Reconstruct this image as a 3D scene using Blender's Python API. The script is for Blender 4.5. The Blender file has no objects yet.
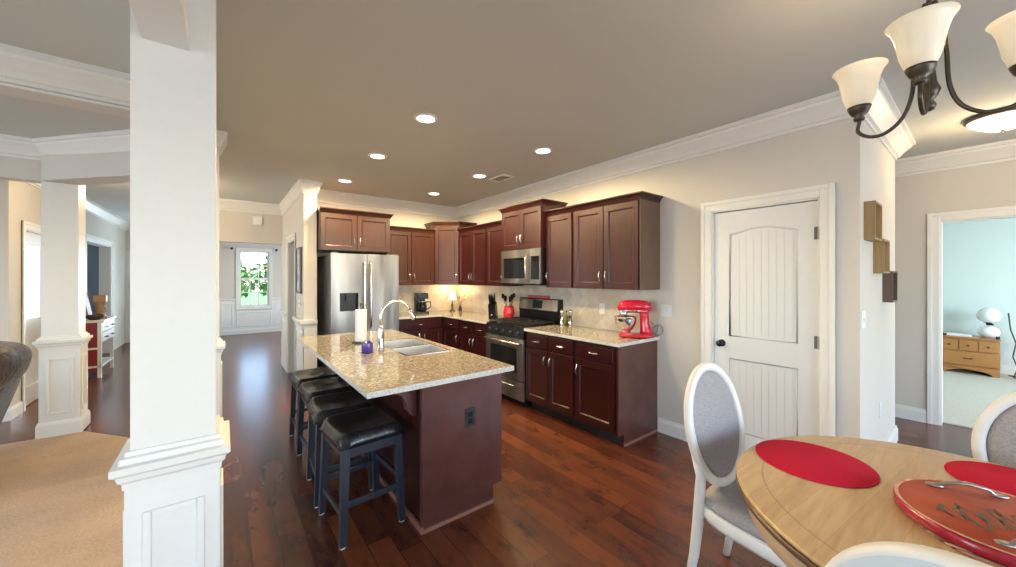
import bpy, bmesh, math, random
from mathutils import Vector, Matrix
random.seed(7)
S = bpy.context.scene
COL = S.collection
PI = math.pi

# ------------------------------------------------------------------ camera
cam_d = bpy.data.cameras.new('camera'); cam = bpy.data.objects.new('camera', cam_d); COL.objects.link(cam)
cam.location = (0, 0, 1.48); cam.rotation_euler = (PI/2, 0, -math.radians(37.7))
cam_d.sensor_width = 36; cam_d.lens = 370/1016*36; cam_d.shift_y = -5.5/1016
cam_d.clip_start = 0.02; cam_d.clip_end = 200
S.camera = cam
S.view_settings.view_transform = 'Standard'; S.view_settings.look = 'None'
S.view_settings.gamma = 1; S.view_settings.use_curve_mapping = False
S.view_settings.exposure = 0.60

# ------------------------------------------------------------------ world and daylight
w = bpy.data.worlds.new('world'); S.world = w; w.use_nodes = True
wn = w.node_tree.nodes; wl = w.node_tree.links
bg = wn['Background']
sky = wn.new('ShaderNodeTexSky')
try:
    sky.sky_type = 'NISHITA'; sky.sun_disc = False; sky.sun_elevation = math.radians(50); sky.sun_rotation = math.radians(120)
    sky.air_density = 1.0; sky.dust_density = 1.5
except Exception: pass
wl.new(sky.outputs[0], bg.inputs[0]); bg.inputs[1].default_value = 0.95

def area(name, loc, rot, sx, sy, power, color=(1, 1, 1)):
    l = bpy.data.lights.new(name, 'AREA'); l.shape = 'RECTANGLE'; l.size = sx; l.size_y = sy
    l.energy = power; l.color = color
    o = bpy.data.objects.new(name, l); COL.objects.link(o); o.location = loc; o.rotation_euler = rot
    return o
DAY = (0.72, 0.85, 1.0)
CEIL = 2.72
# area lights for daylight at the window openings; some openings added for light
area('daylight_dining_window', (1.9, -3.28, 1.35), (math.radians(90), 0, 0), 2.6, 1.7, 60, DAY)
area('daylight_patio_door', (4.5, -3.28, 1.1), (math.radians(90), 0, 0), 1.5, 2.0, 17, DAY)
area('daylight_corner_window', (-1.6, -3.28, 1.35), (math.radians(90), 0, 0), 2.2, 1.7, 26, DAY)
area('daylight_living_window', (-5.08, 0.2, 1.4), (0, math.radians(-90), 0), 1.7, 2.4, 44, DAY)
area('daylight_living_window', (-5.08, 3.7, 1.4), (0, math.radians(-90), 0), 1.7, 2.0, 45, DAY)
area('added_daylight_dining', (3.40, 9.8, 1.45), (0, math.radians(90), 0), 1.5, 2.4, 75, DAY)  # unseen side window added to light the dining room
area('added_daylight_foyer', (-0.50, 12.28, 1.3), (math.radians(-90), 0, 0), 0.36, 1.9, 90, (0.66, 0.84, 1.0))  # added source behind the near column, brightens the foyer
area('added_daylight_porch', (-3.06, 7.3, 1.4), (0, math.radians(-90), 0), 1.5, 1.5, 70, DAY)  # added source that brightens the space behind the foyer side door
area('daylight_bedroom_window', (7.6, -2.28, 1.45), (math.radians(90), 0, 0), 1.8, 1.5, 75, (0.78, 0.93, 1.0))
area('daylight_study_window', (-3.9, 12.28, 1.45), (math.radians(-90), 0, 0), 1.4, 1.4, 70, DAY)

# ------------------------------------------------------------------ materials
def hexc(r, g, b):
    f = lambda c: (c/255/12.92) if c/255 <= 0.04045 else ((c/255+0.055)/1.055)**2.4
    return (f(r), f(g), f(b), 1)
class NT:
    def __init__(s, name):
        s.m = bpy.data.materials.new(name); s.m.use_nodes = True; s.t = s.m.node_tree; s.n = s.t.nodes; s.p = s.n['Principled BSDF']
    def new(s, typ, **k):
        o = s.n.new(typ)
        for a, v in k.items():
            if a.startswith('i_'):
                key = a[2:].replace('_', ' ')
                o.inputs[key].default_value = v
            else: setattr(o, a, v)
        return o
    def link(s, a, b): s.t.links.new(a, b)
    def coords(s, scale=(1, 1, 1), rot=(0, 0, 0), kind='Object', loc=(0, 0, 0)):
        tc = s.new('ShaderNodeTexCoord'); mp = s.new('ShaderNodeMapping')
        mp.inputs['Scale'].default_value = scale; mp.inputs['Rotation'].default_value = rot; mp.inputs['Location'].default_value = loc
        s.link(tc.outputs[kind], mp.inputs[0]); return mp.outputs[0]
    def ramp(s, fac, stops):
        r = s.new('ShaderNodeValToRGB'); e = r.color_ramp.elements
        while len(e) > 1: e.remove(e[-1])
        e[0].position = stops[0][0]; e[0].color = stops[0][1]
        for p, c in stops[1:]:
            x = e.new(p); x.color = c
        s.link(fac, r.inputs[0]); return r.outputs[0]
    def mix(s, fac, a, b, mode='MIX'):
        m = s.new('ShaderNodeMix', data_type='RGBA', blend_type=mode)
        for v, i in ((fac, 0), (a, 6), (b, 7)):
            if hasattr(v, 'links') or hasattr(v, 'is_linked'): s.link(v, m.inputs[i])
            else: m.inputs[i].default_value = v
        return m.outputs[2]
    def bump(s, h, strength=.2, dist=.01):
        b = s.new('ShaderNodeBump'); b.inputs['Strength'].default_value = strength; b.inputs['Distance'].default_value = dist
        s.link(h, b.inputs['Height']); s.link(b.outputs[0], s.p.inputs['Normal'])
    def set(s, **k):
        for a, v in k.items(): s.p.inputs[a.replace('_', ' ')].default_value = v
def noise(n, vec, scale, detail=3, rough=.5):
    x = n.new('ShaderNodeTexNoise'); x.inputs['Scale'].default_value = scale; x.inputs['Detail'].default_value = detail; x.inputs['Roughness'].default_value = rough
    n.link(vec, x.inputs['Vector']); return x.outputs['Fac']
def plain(name, col, rough=.5, metal=0, var=.06, scale=40, bump=0.03, coat=0, spec=None):
    n = NT(name); v = n.coords(); f = noise(n, v, scale)
    a = tuple(c*(1-var) for c in col[:3])+(1,); b = tuple(min(1, c*(1+var)) for c in col[:3])+(1,)
    n.link(n.ramp(f, [(.3, a), (.7, b)]), n.p.inputs['Base Color'])
    n.set(Roughness=rough, Metallic=metal)
    if coat: n.p.inputs['Coat Weight'].default_value = coat; n.p.inputs['Coat Roughness'].default_value = .08
    if spec is not None: n.p.inputs['Specular IOR Level'].default_value = spec
    if bump: n.bump(f, bump, .003)
    return n.m
M = {}
M['wall'] = plain('wall_paint', (.66, .615, .55), .75, scale=180, var=.015, bump=.04)
M['wall_blue'] = plain('bedroom_paint', (.66, .74, .73), .75, scale=180, var=.015)
M['wall_grey'] = plain('study_paint', (.33, .37, .41), .75, scale=180, var=.015)
M['ceiling'] = plain('ceiling_paint', (.58, .585, .545), .85, scale=220, var=.015, bump=.05)
M['trim'] = plain('white_trim', (.80, .785, .74), .38, var=.01, scale=30, bump=.01)
M['door'] = plain('door_paint', (.72, .73, .73), .4, var=.01, scale=30, bump=.01)
M['dark'] = plain('dark_void', (.03, .028, .027), .7)
M['black'] = plain('black_plastic', (.008, .008, .010), .25, var=.1, spec=.3)
M['blackglass'] = plain('black_glass', (.01, .011, .014), .06, var=.02, bump=0)
M['iron'] = plain('cast_iron', (.018, .018, .02), .55, var=.2, scale=120)
M['nickel'] = plain('brushed_nickel', (.75, .72, .68), .25, 1, var=.03, bump=0)
M['chrome'] = plain('bright_steel', (.82, .83, .84), .12, 1, var=.02, bump=0)
M['bronze'] = plain('dark_bronze', (.10, .085, .065), .38, .85, var=.2, scale=25)
M['pewter'] = plain('pewter', (.42, .39, .36), .35, 1, var=.2, scale=60)
M['redenamel'] = plain('red_enamel', (.62, .012, .035), .18, var=.03, bump=0, coat=.5)
M['redpale'] = plain('red_matte', (.55, .10, .12), .5)
M['redceramic'] = plain('red_ceramic', (.70, .015, .02), .2, coat=.5, bump=0)
M['white'] = plain('white_plastic', (.82, .82, .80), .4, var=.01)
M['paper'] = plain('paper', (.88, .87, .86), .9, var=.03, scale=300, bump=.2)
M['purple'] = plain('purple_glass', (.07, .04, .24), .15, var=.3, scale=30, bump=0)
M['gunmetal'] = plain('fridge_side', (.12, .12, .13), .45, .3)
M['bowl'] = plain('dark_bowl', (.05, .03, .02), .4)
M['tan'] = plain('tan_wood', (.42, .25, .12), .5, var=.25, scale=18)
M['brownwood'] = plain('brown_wood', (.20, .10, .045), .5, var=.3, scale=18)
M['consolered'] = plain('console_red', (.25, .012, .018), .4, var=.1)
M['chairpaint'] = plain('chair_white', (.82, .79, .74), .42, var=.03, scale=14)
M['chairback'] = plain('back_panel_fabric', (.62, .68, .72), .8, var=.03, scale=400, bump=.15)
M['olive'] = plain('olive_bottle', (.20, .20, .04), .15)
M['cord'] = plain('cord', (.05, .05, .05), .5)
M['silvercord'] = plain('grey_cord', (.22, .22, .24), .4)
M['leafg'] = plain('leaf', (.10, .22, .05), .6, var=.5, scale=3)
M['bark'] = plain('bark', (.12, .08, .05), .9, var=.3)
M['lawn'] = plain('lawn', (.13, .24, .06), .9, var=.35, scale=4)
M['lampwhite'] = plain('white_globe', (.85, .87, .87), .3, var=.01)

M['shoe'] = plain('light_shoe_molding', (.30, .135, .10), .4)
M['sinksteel'] = plain('satin_sink_steel', (.66, .67, .68), .38, .75, var=.05)
M['knobm'] = plain('knob_dark', (.045, .045, .05), .35, .4)
def wood_mat(name, dark, mid, light, rough=.3, grain=(26, 26, 1.6), coat=.2):
    n = NT(name); v = n.coords(grain); f = noise(n, v, 2.2, 6, .6); f2 = noise(n, n.coords((2, 2, .7)), 1.3, 3)
    c = n.ramp(f, [(.25, dark), (.5, mid), (.78, light)])
    c = n.mix(.5, c, n.ramp(f2, [(.3, tuple(x*.75 for x in mid[:3])+(1,)), (.7, tuple(x*1.2 for x in mid[:3])+(1,))]))
    n.link(c, n.p.inputs['Base Color']); n.set(Roughness=rough)
    n.p.inputs['Coat Weight'].default_value = coat; n.p.inputs['Coat Roughness'].default_value = .25
    n.bump(f, .06, .002); return n.m
M['cherry'] = wood_mat('cherry_cabinet', (.020, .0035, .004, 1), (.040, .007, .007, 1), (.080, .016, .012, 1), .30)
M['cherry_end_sheen'] = wood_mat('cherry_sheen_tone', (.060, .020, .017, 1), (.105, .037, .030, 1), (.15, .056, .045, 1), .25, (3, 3, 3))  # cherry lightened in colour to stand for sheen on the end faces
M['cherry_back'] = wood_mat('cherry_upper', (.036, .011, .006, 1), (.068, .022, .012, 1), (.11, .038, .020, 1), .34)
M['pine'] = wood_mat('honey_pine', (.35, .13, .03, 1), (.48, .21, .06, 1), (.60, .29, .10, 1), .35, (2, 30, 30))
M['oakbox'] = wood_mat('shadow_box_oak', (.22, .13, .045, 1), (.34, .21, .08, 1), (.44, .29, .12, 1), .6)
M['oakbox_dark'] = wood_mat('shadow_box_walnut', (.06, .035, .022, 1), (.12, .07, .045, 1), (.18, .11, .07, 1), .6)
M['stoolwood'] = plain('black_blue_reflection', (.022, .028, .042), .32, var=.1, scale=20, coat=.2)  # black stool wood with reflected blue light mixed into its colour

# plank floor, planks running along Y
n = NT('hand_scraped_floor')
v = n.coords((1, 1, 1), (0, 0, PI/2))
br = n.new('ShaderNodeTexBrick'); n.link(v, br.inputs['Vector'])
br.offset = .37; br.offset_frequency = 2; br.squash = 1.35; br.squash_frequency = 3
for k, x in (('Scale', 1), ('Brick Width', 1.05), ('Row Height', .127), ('Mortar Size', .0016), ('Mortar Smooth', .3), ('Bias', 0)): br.inputs[k].default_value = x
br.inputs['Color1'].default_value = (0, 0, 0, 1); br.inputs['Color2'].default_value = (1, 1, 1, 1); br.inputs['Mortar'].default_value = (.3, .3, .3, 1)
plankc = n.ramp(br.outputs['Color'], [(0, (.040, .010, .008, 1)), (.35, (.090, .022, .013, 1)), (.72, (.185, .052, .018, 1)), (1, (.065, .016, .011, 1))])
g1 = noise(n, n.coords((7, 1.4, 7)), 1.6, 5, .6)
g2 = noise(n, n.coords((3.2, 1.5, 2)), 2.6, 5, .65)
c = n.mix(n.ramp(g1, [(.35, (0, 0, 0, 1)), (.85, (.55, .55, .55, 1))]), plankc, (.20, .062, .022, 1))
c = n.mix(n.ramp(g2, [(.52, (0, 0, 0, 1)), (.70, (.8, .8, .8, 1))]), c, (.032, .010, .008, 1))
c = n.mix(br.outputs['Fac'], c, (.012, .004, .003, 1))
n.link(c, n.p.inputs['Base Color'])
n.set(Roughness=.27)
n.p.inputs['Coat Weight'].default_value = .15; n.p.inputs['Coat Roughness'].default_value = .18
mm = n.new('ShaderNodeMath', operation='SUBTRACT'); n.link(g1, mm.inputs[0]); n.link(br.outputs['Fac'], mm.inputs[1])
n.bump(br.outputs['Fac'], -.12, .003); M['floor'] = n.m

n = NT('tan_carpet'); v = n.coords(); a = noise(n, v, 75, 5, .75); b = noise(n, v, 3.0, 3); 
c = n.ramp(a, [(.3, (.30, .215, .155, 1)), (.68, (.70, .52, .39, 1))])
c = n.mix(.5, c, n.ramp(b, [(.35, (.46, .335, .24, 1)), (.65, (.60, .44, .31, 1))]))
n.link(c, n.p.inputs['Base Color']); n.set(Roughness=.95); n.p.inputs['Specular IOR Level'].default_value = .1; n.bump(a, .6, .012); M['carpet'] = n.m
n = NT('cream_carpet'); v = n.coords(); a = noise(n, v, 120, 4, .7)
n.link(n.ramp(a, [(.3, (.50, .47, .40, 1)), (.7, (.70, .67, .58, 1))]), n.p.inputs['Base Color']); n.set(Roughness=.95); n.bump(a, .5, .012); M['carpet2'] = n.m

n = NT('granite'); v = n.coords()
a = noise(n, v, 34, 6, .75); b = noise(n, v, 85, 3, .6)
vo = n.new('ShaderNodeTexVoronoi'); vo.inputs['Scale'].default_value = 85; n.link(v, vo.inputs['Vector'])
c = n.ramp(a, [(.30, (.08, .06, .045, 1)), (.42, (.24, .195, .14, 1)), (.52, (.40, .355, .28, 1)), (.64, (.26, .205, .145, 1)), (.76, (.48, .46, .42, 1))])
c = n.mix(n.ramp(b, [(.62, (0, 0, 0, 1)), (.72, (.7, .7, .7, 1))]), c, (.13, .10, .08, 1))
sx = n.new('ShaderNodeSeparateColor'); n.link(vo.outputs['Color'], sx.inputs[0])
c = n.mix(n.ramp(sx.outputs[0], [(.80, (0, 0, 0, 1)), (.9, (.6, .6, .6, 1))]), c, (.74, .70, .62, 1))
n.link(c, n.p.inputs['Base Color']); n.set(Roughness=.10); n.p.inputs['Coat Weight'].default_value = .3; M['granite'] = n.m

n = NT('granite_edge'); v = n.coords(); a = noise(n, v, 90, 4, .7)
n.link(n.ramp(a, [(.3, (.30, .25, .18, 1)), (.45, (.62, .60, .55, 1)), (.7, (.80, .79, .76, 1))]), n.p.inputs['Base Color']); n.set(Roughness=.5); n.bump(a, .5, .01); M['granite_edge'] = n.m

n = NT('travertine_tile'); v0 = n.new('ShaderNodeTexCoord').outputs['Object']
sp = n.new('ShaderNodeSeparateXYZ'); n.link(v0, sp.inputs[0]); ad = n.new('ShaderNodeMath', operation='ADD'); n.link(sp.outputs[0], ad.inputs[0]); n.link(sp.outputs[1], ad.inputs[1])
cb = n.new('ShaderNodeCombineXYZ'); n.link(ad.outputs[0], cb.inputs[0]); n.link(sp.outputs[2], cb.inputs[1])
mp = n.new('ShaderNodeMapping'); mp.inputs['Rotation'].default_value = (0, 0, PI/4); n.link(cb.outputs[0], mp.inputs[0])
br = n.new('ShaderNodeTexBrick'); n.link(mp.outputs[0], br.inputs['Vector']); br.offset = 0
for k, x in (('Scale', 1), ('Brick Width', .12), ('Row Height', .12), ('Mortar Size', .002), ('Mortar Smooth', .3)): br.inputs[k].default_value = x
br.inputs['Color1'].default_value = (.58, .52, .44, 1); br.inputs['Color2'].default_value = (.72, .67, .59, 1); br.inputs['Mortar'].default_value = (.66, .62, .55, 1)
a = noise(n, v0, 9, 5, .6)
c = n.mix(n.ramp(a, [(.45, (0, 0, 0, 1)), (.75, (.6, .6, .6, 1))]), br.outputs['Color'], (.50, .40, .29, 1))
n.link(c, n.p.inputs['Base Color']); n.set(Roughness=.45); n.bump(br.outputs['Fac'], -.2, .004); M['tile'] = n.m

n = NT('stainless'); v = n.coords((1, 1, 90)); a = noise(n, v, 6, 4)
v2 = noise(n, n.coords((2.2, 2.2, .4)), 2, 2)
n.set(Metallic=1); n.link(n.ramp(v2, [(.3, (.17, .165, .16, 1)), (.7, (.42, .41, .40, 1))]), n.p.inputs['Base Color'])
n.link(n.ramp(a, [(.3, (.34, .34, .34, 1)), (.7, (.46, .46, .46, 1))]), n.p.inputs['Roughness']); n.bump(v2, .25, .08); M['steel'] = n.m

def leather(name, c1, c2, rough=.3, s=2.5, bmp=.15):
    n = NT(name); v = n.coords(); a = noise(n, v, 5, 4, .6); b = noise(n, v, s*60, 3)
    n.link(n.ramp(a, [(.35, c1), (.7, c2)]), n.p.inputs['Base Color']); n.set(Roughness=rough); n.bump(a, bmp, .05); return n.m
M['leather'] = leather('black_leather', (.008, .008, .010, 1), (.020, .020, .024, 1), .25)
M['leather_brown_lit'] = leather('lit_brown_leather', (.022, .015, .012, 1), (.12, .085, .058, 1), .34, bmp=.7)  # dark leather lightened in colour for the light on the recliner top

n = NT('grey_weave'); v = n.coords((1, 1, 1)); a = noise(n, v, 150, 3, .8); b = noise(n, n.coords((40, 400, 400)), 1, 2)
c = n.mix(.5, n.ramp(a, [(.3, (.20, .18, .19, 1)), (.7, (.52, .49, .50, 1))]), n.ramp(b, [(.3, (.28, .26, .27, 1)), (.7, (.44, .42, .43, 1))]))
n.link(c, n.p.inputs['Base Color']); n.set(Roughness=.9); n.bump(a, .5, .004); M['fabric'] = n.m

n = NT('table_oak'); v = n.coords((3, 30, 3), (0, 0, math.radians(6))); a = noise(n, v, 1.6, 6, .6)
br = n.new('ShaderNodeTexBrick'); n.link(n.coords((1, 1, 1), (0, 0, math.radians(6))), br.inputs['Vector'])
for k, x in (('Scale', 1), ('Brick Width', 3), ('Row Height', .11), ('Mortar Size', .0006)): br.inputs[k].default_value = x
br.inputs['Color1'].default_value = (.46, .29, .13, 1); br.inputs['Color2'].default_value = (.58, .39, .19, 1); br.inputs['Mortar'].default_value = (.22, .13, .07, 1)
c = n.mix(.5, br.outputs['Color'], n.ramp(a, [(.3, (.36, .215, .095, 1)), (.7, (.66, .45, .24, 1))]))
tc = n.new('ShaderNodeTexCoord'); sp = n.new('ShaderNodeSeparateXYZ'); n.link(tc.outputs['Object'], sp.inputs[0])
cb = n.new('ShaderNodeCombineXYZ'); n.link(sp.outputs[0], cb.inputs[0]); n.link(sp.outputs[1], cb.inputs[1])
ln = n.new('ShaderNodeVectorMath', operation='LENGTH'); n.link(cb.outputs[0], ln.inputs[0])
ring = n.ramp(ln.outputs['Value'], [(.535, (0, 0, 0, 1)), (.539, (.7, .7, .7, 1)), (.543, (0, 0, 0, 1))])
c = n.mix(ring, c, (.20, .12, .07, 1))
n.link(c, n.p.inputs['Base Color']); n.set(Roughness=.3); M['oak'] = n.m
M['oak_edge'] = wood_mat('table_dark_edge', (.07, .035, .018, 1), (.13, .07, .035, 1), (.2, .11, .06, 1), .3, (3, 3, 20))
M['oak_light'] = wood_mat('table_apron', (.40, .26, .14, 1), (.52, .36, .22, 1), (.6, .44, .28, 1), .4, (3, 3, 20))

n = NT('red_woven'); tc = n.new('ShaderNodeTexCoord')
wv = n.new('ShaderNodeTexWave', wave_type='RINGS', rings_direction='Z'); wv.inputs['Scale'].default_value = 60; wv.inputs['Distortion'].default_value = 1.0; wv.inputs['Detail'].default_value = 2; wv.inputs['Detail Scale'].default_value = 8
n.link(tc.outputs['Object'], wv.inputs['Vector'])
n.link(n.ramp(wv.outputs['Fac'], [(.2, (.46, .006, .028, 1)), (.8, (.64, .012, .045, 1))]), n.p.inputs['Base Color']); n.p.inputs['Specular IOR Level'].default_value = .15; n.set(Roughness=.8); n.bump(wv.outputs['Fac'], .4, .004); M['mat'] = n.m
n = NT('tray_paint'); v = n.coords(); a = noise(n, v, 9, 5, .65); b = noise(n, v, 60, 4, .7)
c = n.ramp(a, [(.3, (.30, .045, .022, 1)), (.7, (.42, .085, .038, 1))])
c = n.mix(n.ramp(b, [(.66, (0, 0, 0, 1)), (.74, (.7, .7, .7, 1))]), c, (.20, .07, .04, 1))
n.p.inputs['Specular IOR Level'].default_value = .25; n.link(c, n.p.inputs['Base Color']); n.set(Roughness=.5); M['tray'] = n.m
M['trayside'] = plain('tray_side', (.38, .010, .035), .25, coat=.4)
M['trayrim'] = plain('tray_worn_rim', (.58, .30, .18), .5, var=.3, scale=50)
M['ink'] = plain('faded_ink', (.10, .08, .045), .6, var=.3)
n = NT('woven_straw'); v = n.coords((60, 6, 10)); a = noise(n, v, 2, 3)
n.link(n.ramp(a, [(.4, (.16, .03, .02, 1)), (.6, (.50, .33, .22, 1))]), n.p.inputs['Base Color']); n.set(Roughness=.9); n.bump(a, .5, .006); M['straw'] = n.m

def emis(name, col, strength, base=(.9, .88, .82, 1), rough=.35, var=0):
    n = NT(name); n.set(Roughness=rough); n.p.inputs['Base Color'].default_value = base
    f = noise(n, n.coords(), 14, 3)
    n.link(n.ramp(f, [(.3, tuple(x*(1-var) for x in col[:3])+(1,)), (.7, col)]), n.p.inputs['Emission Color'])
    n.p.inputs['Emission Strength'].default_value = strength; return n.m
M['shade'] = emis('alabaster_shade', (1.0, .80, .52, 1), .22, base=(.72, .66, .54, 1), var=.18)
M['bulb'] = emis('lit_bulb', (1.0, .83, .58, 1), 3)
M['can'] = emis('can_lens', (1.0, .90, .70, 1), 5)
M['flush'] = emis('flush_glass', (1.0, .84, .60, 1), .8, var=.15)
M['lampshade'] = emis('lamp_shade', (1.0, .72, .36, 1), 1.3, var=.1)
M['display'] = emis('display_lit', (.1, .35, .5, 1), .01, base=(.01, .01, .012, 1), rough=.1)
n = NT('window_glass'); n.p.inputs['Transmission Weight'].default_value = 1; n.set(Roughness=0, IOR=1.02); n.p.inputs['Base Color'].default_value = (1, 1, 1, 1)
n.link(n.ramp(noise(n, n.coords(), 2, 2), [(0, (.97, .98, .98, 1)), (1, (1, 1, 1, 1))]), n.p.inputs['Base Color']); M['glass'] = n.m
n = NT('picture_print'); v = n.coords(); a = noise(n, v, 7, 5)
n.link(n.ramp(a, [(.3, (.15, .17, .2, 1)), (.5, (.5, .52, .53, 1)), (.7, (.75, .75, .73, 1))]), n.p.inputs['Base Color']); n.set(Roughness=.12); M['print'] = n.m

# ------------------------------------------------------------------ mesh helpers
class MB:
    """collects shapes, then links them as ONE mesh object"""
    def __init__(s, mat=None): s.bm = bmesh.new(); s.X = mat or Matrix.Identity(4); s.mi = 0; s.sm = False
    def _v(s, p): return s.bm.verts.new(s.X @ Vector(p))
    def _f(s, vs):
        try: f = s.bm.faces.new(vs)
        except ValueError: return None
        f.material_index = s.mi; f.smooth = s.sm; return f
    def box(s, x0, y0, z0, x1, y1, z1, bv=0):
        x0, x1 = min(x0, x1), max(x0, x1); y0, y1 = min(y0, y1), max(y0, y1); z0, z1 = min(z0, z1), max(z0, z1)
        vs = [s._v((x, y, z)) for z in (z0, z1) for y in (y0, y1) for x in (x0, x1)]
        fs = [s._f([vs[i] for i in q]) for q in ((0, 2, 3, 1), (4, 5, 7, 6), (0, 1, 5, 4), (2, 6, 7, 3), (0, 4, 6, 2), (1, 3, 7, 5))]
        if bv:
            es = list({e for f in fs if f for e in f.edges})
            r = bmesh.ops.bevel(s.bm, geom=es, offset=bv, segments=2, profile=.5, affect='EDGES')
        return s
    def prism(s, pts, z0, z1):
        a = [s._v((x, y, z0)) for x, y in pts]; b = [s._v((x, y, z1)) for x, y in pts]; k = len(pts)
        s._f(a[::-1]); s._f(b)
        for i in range(k): s._f([a[i], a[(i+1) % k], b[(i+1) % k], b[i]])
        return s
    def hex8(s, lo, hi):  # two quads (lists of 4 pts) joined
        a = [s._v(p) for p in lo]; b = [s._v(p) for p in hi]
        s._f(a[::-1]); s._f(b)
        for i in range(4): s._f([a[i], a[(i+1) % 4], b[(i+1) % 4], b[i]])
        return s
    def lathe(s, prof, c=(0, 0, 0), seg=32, sy=1):
        sm = s.sm; s.sm = True; rings = []
        for r, z in prof:
            if r < 1e-5: rings.append([s._v((c[0], c[1], c[2]+z))])
            else: rings.append([s._v((c[0]+r*math.cos(2*PI*i/seg), c[1]+r*sy*math.sin(2*PI*i/seg), c[2]+z)) for i in range(seg)])
        for a, b in zip(rings, rings[1:]):
            for i in range(seg):
                j = (i+1) % seg
                if len(a) == 1 and len(b) == 1: continue
                if len(a) == 1: s._f([a[0], b[j], b[i]])
                elif len(b) == 1: s._f([a[i], a[j], b[0]])
                else: s._f([a[i], a[j], b[j], b[i]])
        s.sm = sm; return s
    def cyl(s, p0, p1, r0, r1=None, seg=20): return s.tube([p0, p1], [r0, r0 if r1 is None else r1], seg)
    def tube(s, pts, r, seg=12, closed=False, flat=None):
        sm = s.sm; s.sm = True
        pts = [Vector(p) for p in pts]; k = len(pts)
        rr = r if isinstance(r, (list, tuple)) else [r]*k
        T = []
        for i in range(k):
            if closed: t = pts[(i+1) % k]-pts[i-1]
            else: t = pts[min(i+1, k-1)]-pts[max(i-1, 0)]
            T.append(t.normalized())
        up = Vector((0, 0, 1)) if abs(T[0].z) < .9 else Vector((1, 0, 0))
        nrm = (up-T[0]*up.dot(T[0])).normalized(); rings = []
        for i in range(k):
            nrm = (nrm-T[i]*nrm.dot(T[i])).normalized(); bn = T[i].cross(nrm)
            f = flat or 1
            rings.append([s._v(pts[i]+(nrm*math.cos(2*PI*j/seg)+bn*math.sin(2*PI*j/seg)*f)*rr[i]) for j in range(seg)])
        rng = range(k) if closed else range(k-1)
        for i in rng:
            a, b = rings[i], rings[(i+1) % k]
            for j in range(seg):
                q = (j+1) % seg; s._f([a[j], a[q], b[q], b[j]])
        if not closed: s._f(rings[0][::-1]); s._f(rings[-1])
        s.sm = sm; return s
    def sweep(s, path, prof, closed=False):
        """profile (n, z) pushed to the RIGHT of the path direction, mitred corners; profile is a closed outline"""
        P = [Vector((p[0], p[1])) for p in path]; k = len(P); rings = []
        def nr(a, b):
            d = (b-a).normalized(); return Vector((d.y, -d.x))
        for i in range(k):
            if closed: n1, n2 = nr(P[i-1], P[i]), nr(P[i], P[(i+1) % k])
            else:
                n1 = nr(P[i-1], P[i]) if i else None; n2 = nr(P[i], P[i+1]) if i < k-1 else None
                n1 = n1 or n2; n2 = n2 or n1
            m = (n1+n2); m = m/ (m.dot(n1)) if m.length > 1e-6 else n1
            rings.append([s._v((P[i].x+m.x*q[0], P[i].y+m.y*q[0], q[1])) for q in prof])
        L = len(prof)
        for i in (range(k) if closed else range(k-1)):
            a, b = rings[i], rings[(i+1) % k]
            for j in range(L):
                q = (j+1) % L; s._f([a[j], a[q], b[q], b[j]])
        if not closed: s._f(rings[0]); s._f(rings[-1][::-1])
        return s
    def ball(s, c, r, seg=20, rings=12):
        rx, ry, rz = r if isinstance(r, tuple) else (r, r, r)
        sm = s.sm; s.sm = True; R = []
        for i in range(rings+1):
            t = PI*i/rings
            if i in (0, rings): R.append([s._v((c[0], c[1], c[2]-rz*math.cos(t)))])
            else: R.append([s._v((c[0]+rx*math.sin(t)*math.cos(2*PI*j/seg), c[1]+ry*math.sin(t)*math.sin(2*PI*j/seg), c[2]-rz*math.cos(t))) for j in range(seg)])
        for a, b in zip(R, R[1:]):
            for i in range(seg):
                j = (i+1) % seg
                if len(a) == 1: s._f([a[0], b[j], b[i]])
                elif len(b) == 1: s._f([a[i], a[j], b[0]])
                else: s._f([a[i], a[j], b[j], b[i]])
        s.sm = sm; return s
    def superbox(s, c, h, p=4, seg=28, rings=16, rot=None):
        """puffy rounded box (superellipsoid) centre c, half sizes h"""
        sm = s.sm; s.sm = True; R = []
        g = lambda v, e: math.copysign(abs(v)**(2/e), v)
        rot = rot or Matrix.Identity(3)
        for i in range(rings+1):
            t = -PI/2+PI*i/rings; ring = []
            nseg = 1 if i in (0, rings) else seg
            for j in range(nseg):
                u = 2*PI*j/seg
                q = Vector((h[0]*g(math.cos(t), p)*g(math.cos(u), p), h[1]*g(math.cos(t), p)*g(math.sin(u), p), h[2]*g(math.sin(t), p)))
                q = rot @ q; ring.append(s._v((c[0]+q.x, c[1]+q.y, c[2]+q.z)))
            R.append(ring)
        for a, b in zip(R, R[1:]):
            for i in range(seg):
                j = (i+1) % seg
                if len(a) == 1: s._f([a[0], b[j], b[i]])
                elif len(b) == 1: s._f([a[i], a[j], b[0]])
                else: s._f([a[i], a[j], b[j], b[i]])
        s.sm = sm; return s
    def build(s, name, mats, parent=None, off=None, fix=True):
        off = Vector(off) if off is not None else (Vector(parent['_o']) if parent is not None and '_o' in parent else Vector((0, 0, 0)))
        if fix: bmesh.ops.recalc_face_normals(s.bm, faces=s.bm.faces)
        if off.length > 0: bmesh.ops.translate(s.bm, verts=s.bm.verts, vec=-off)
        me = bpy.data.meshes.new(name); s.bm.to_mesh(me); s.bm.free()
        for m in (mats if isinstance(mats, (list, tuple)) else [mats]): me.materials.append(M[m] if isinstance(m, str) else m)
        o = bpy.data.objects.new(name, me); COL.objects.link(o)
        if parent is not None:
            o.parent = parent
            if '_o' in parent: o['_o'] = list(parent['_o'])
        else:
            o.location = off
        return o

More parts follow.
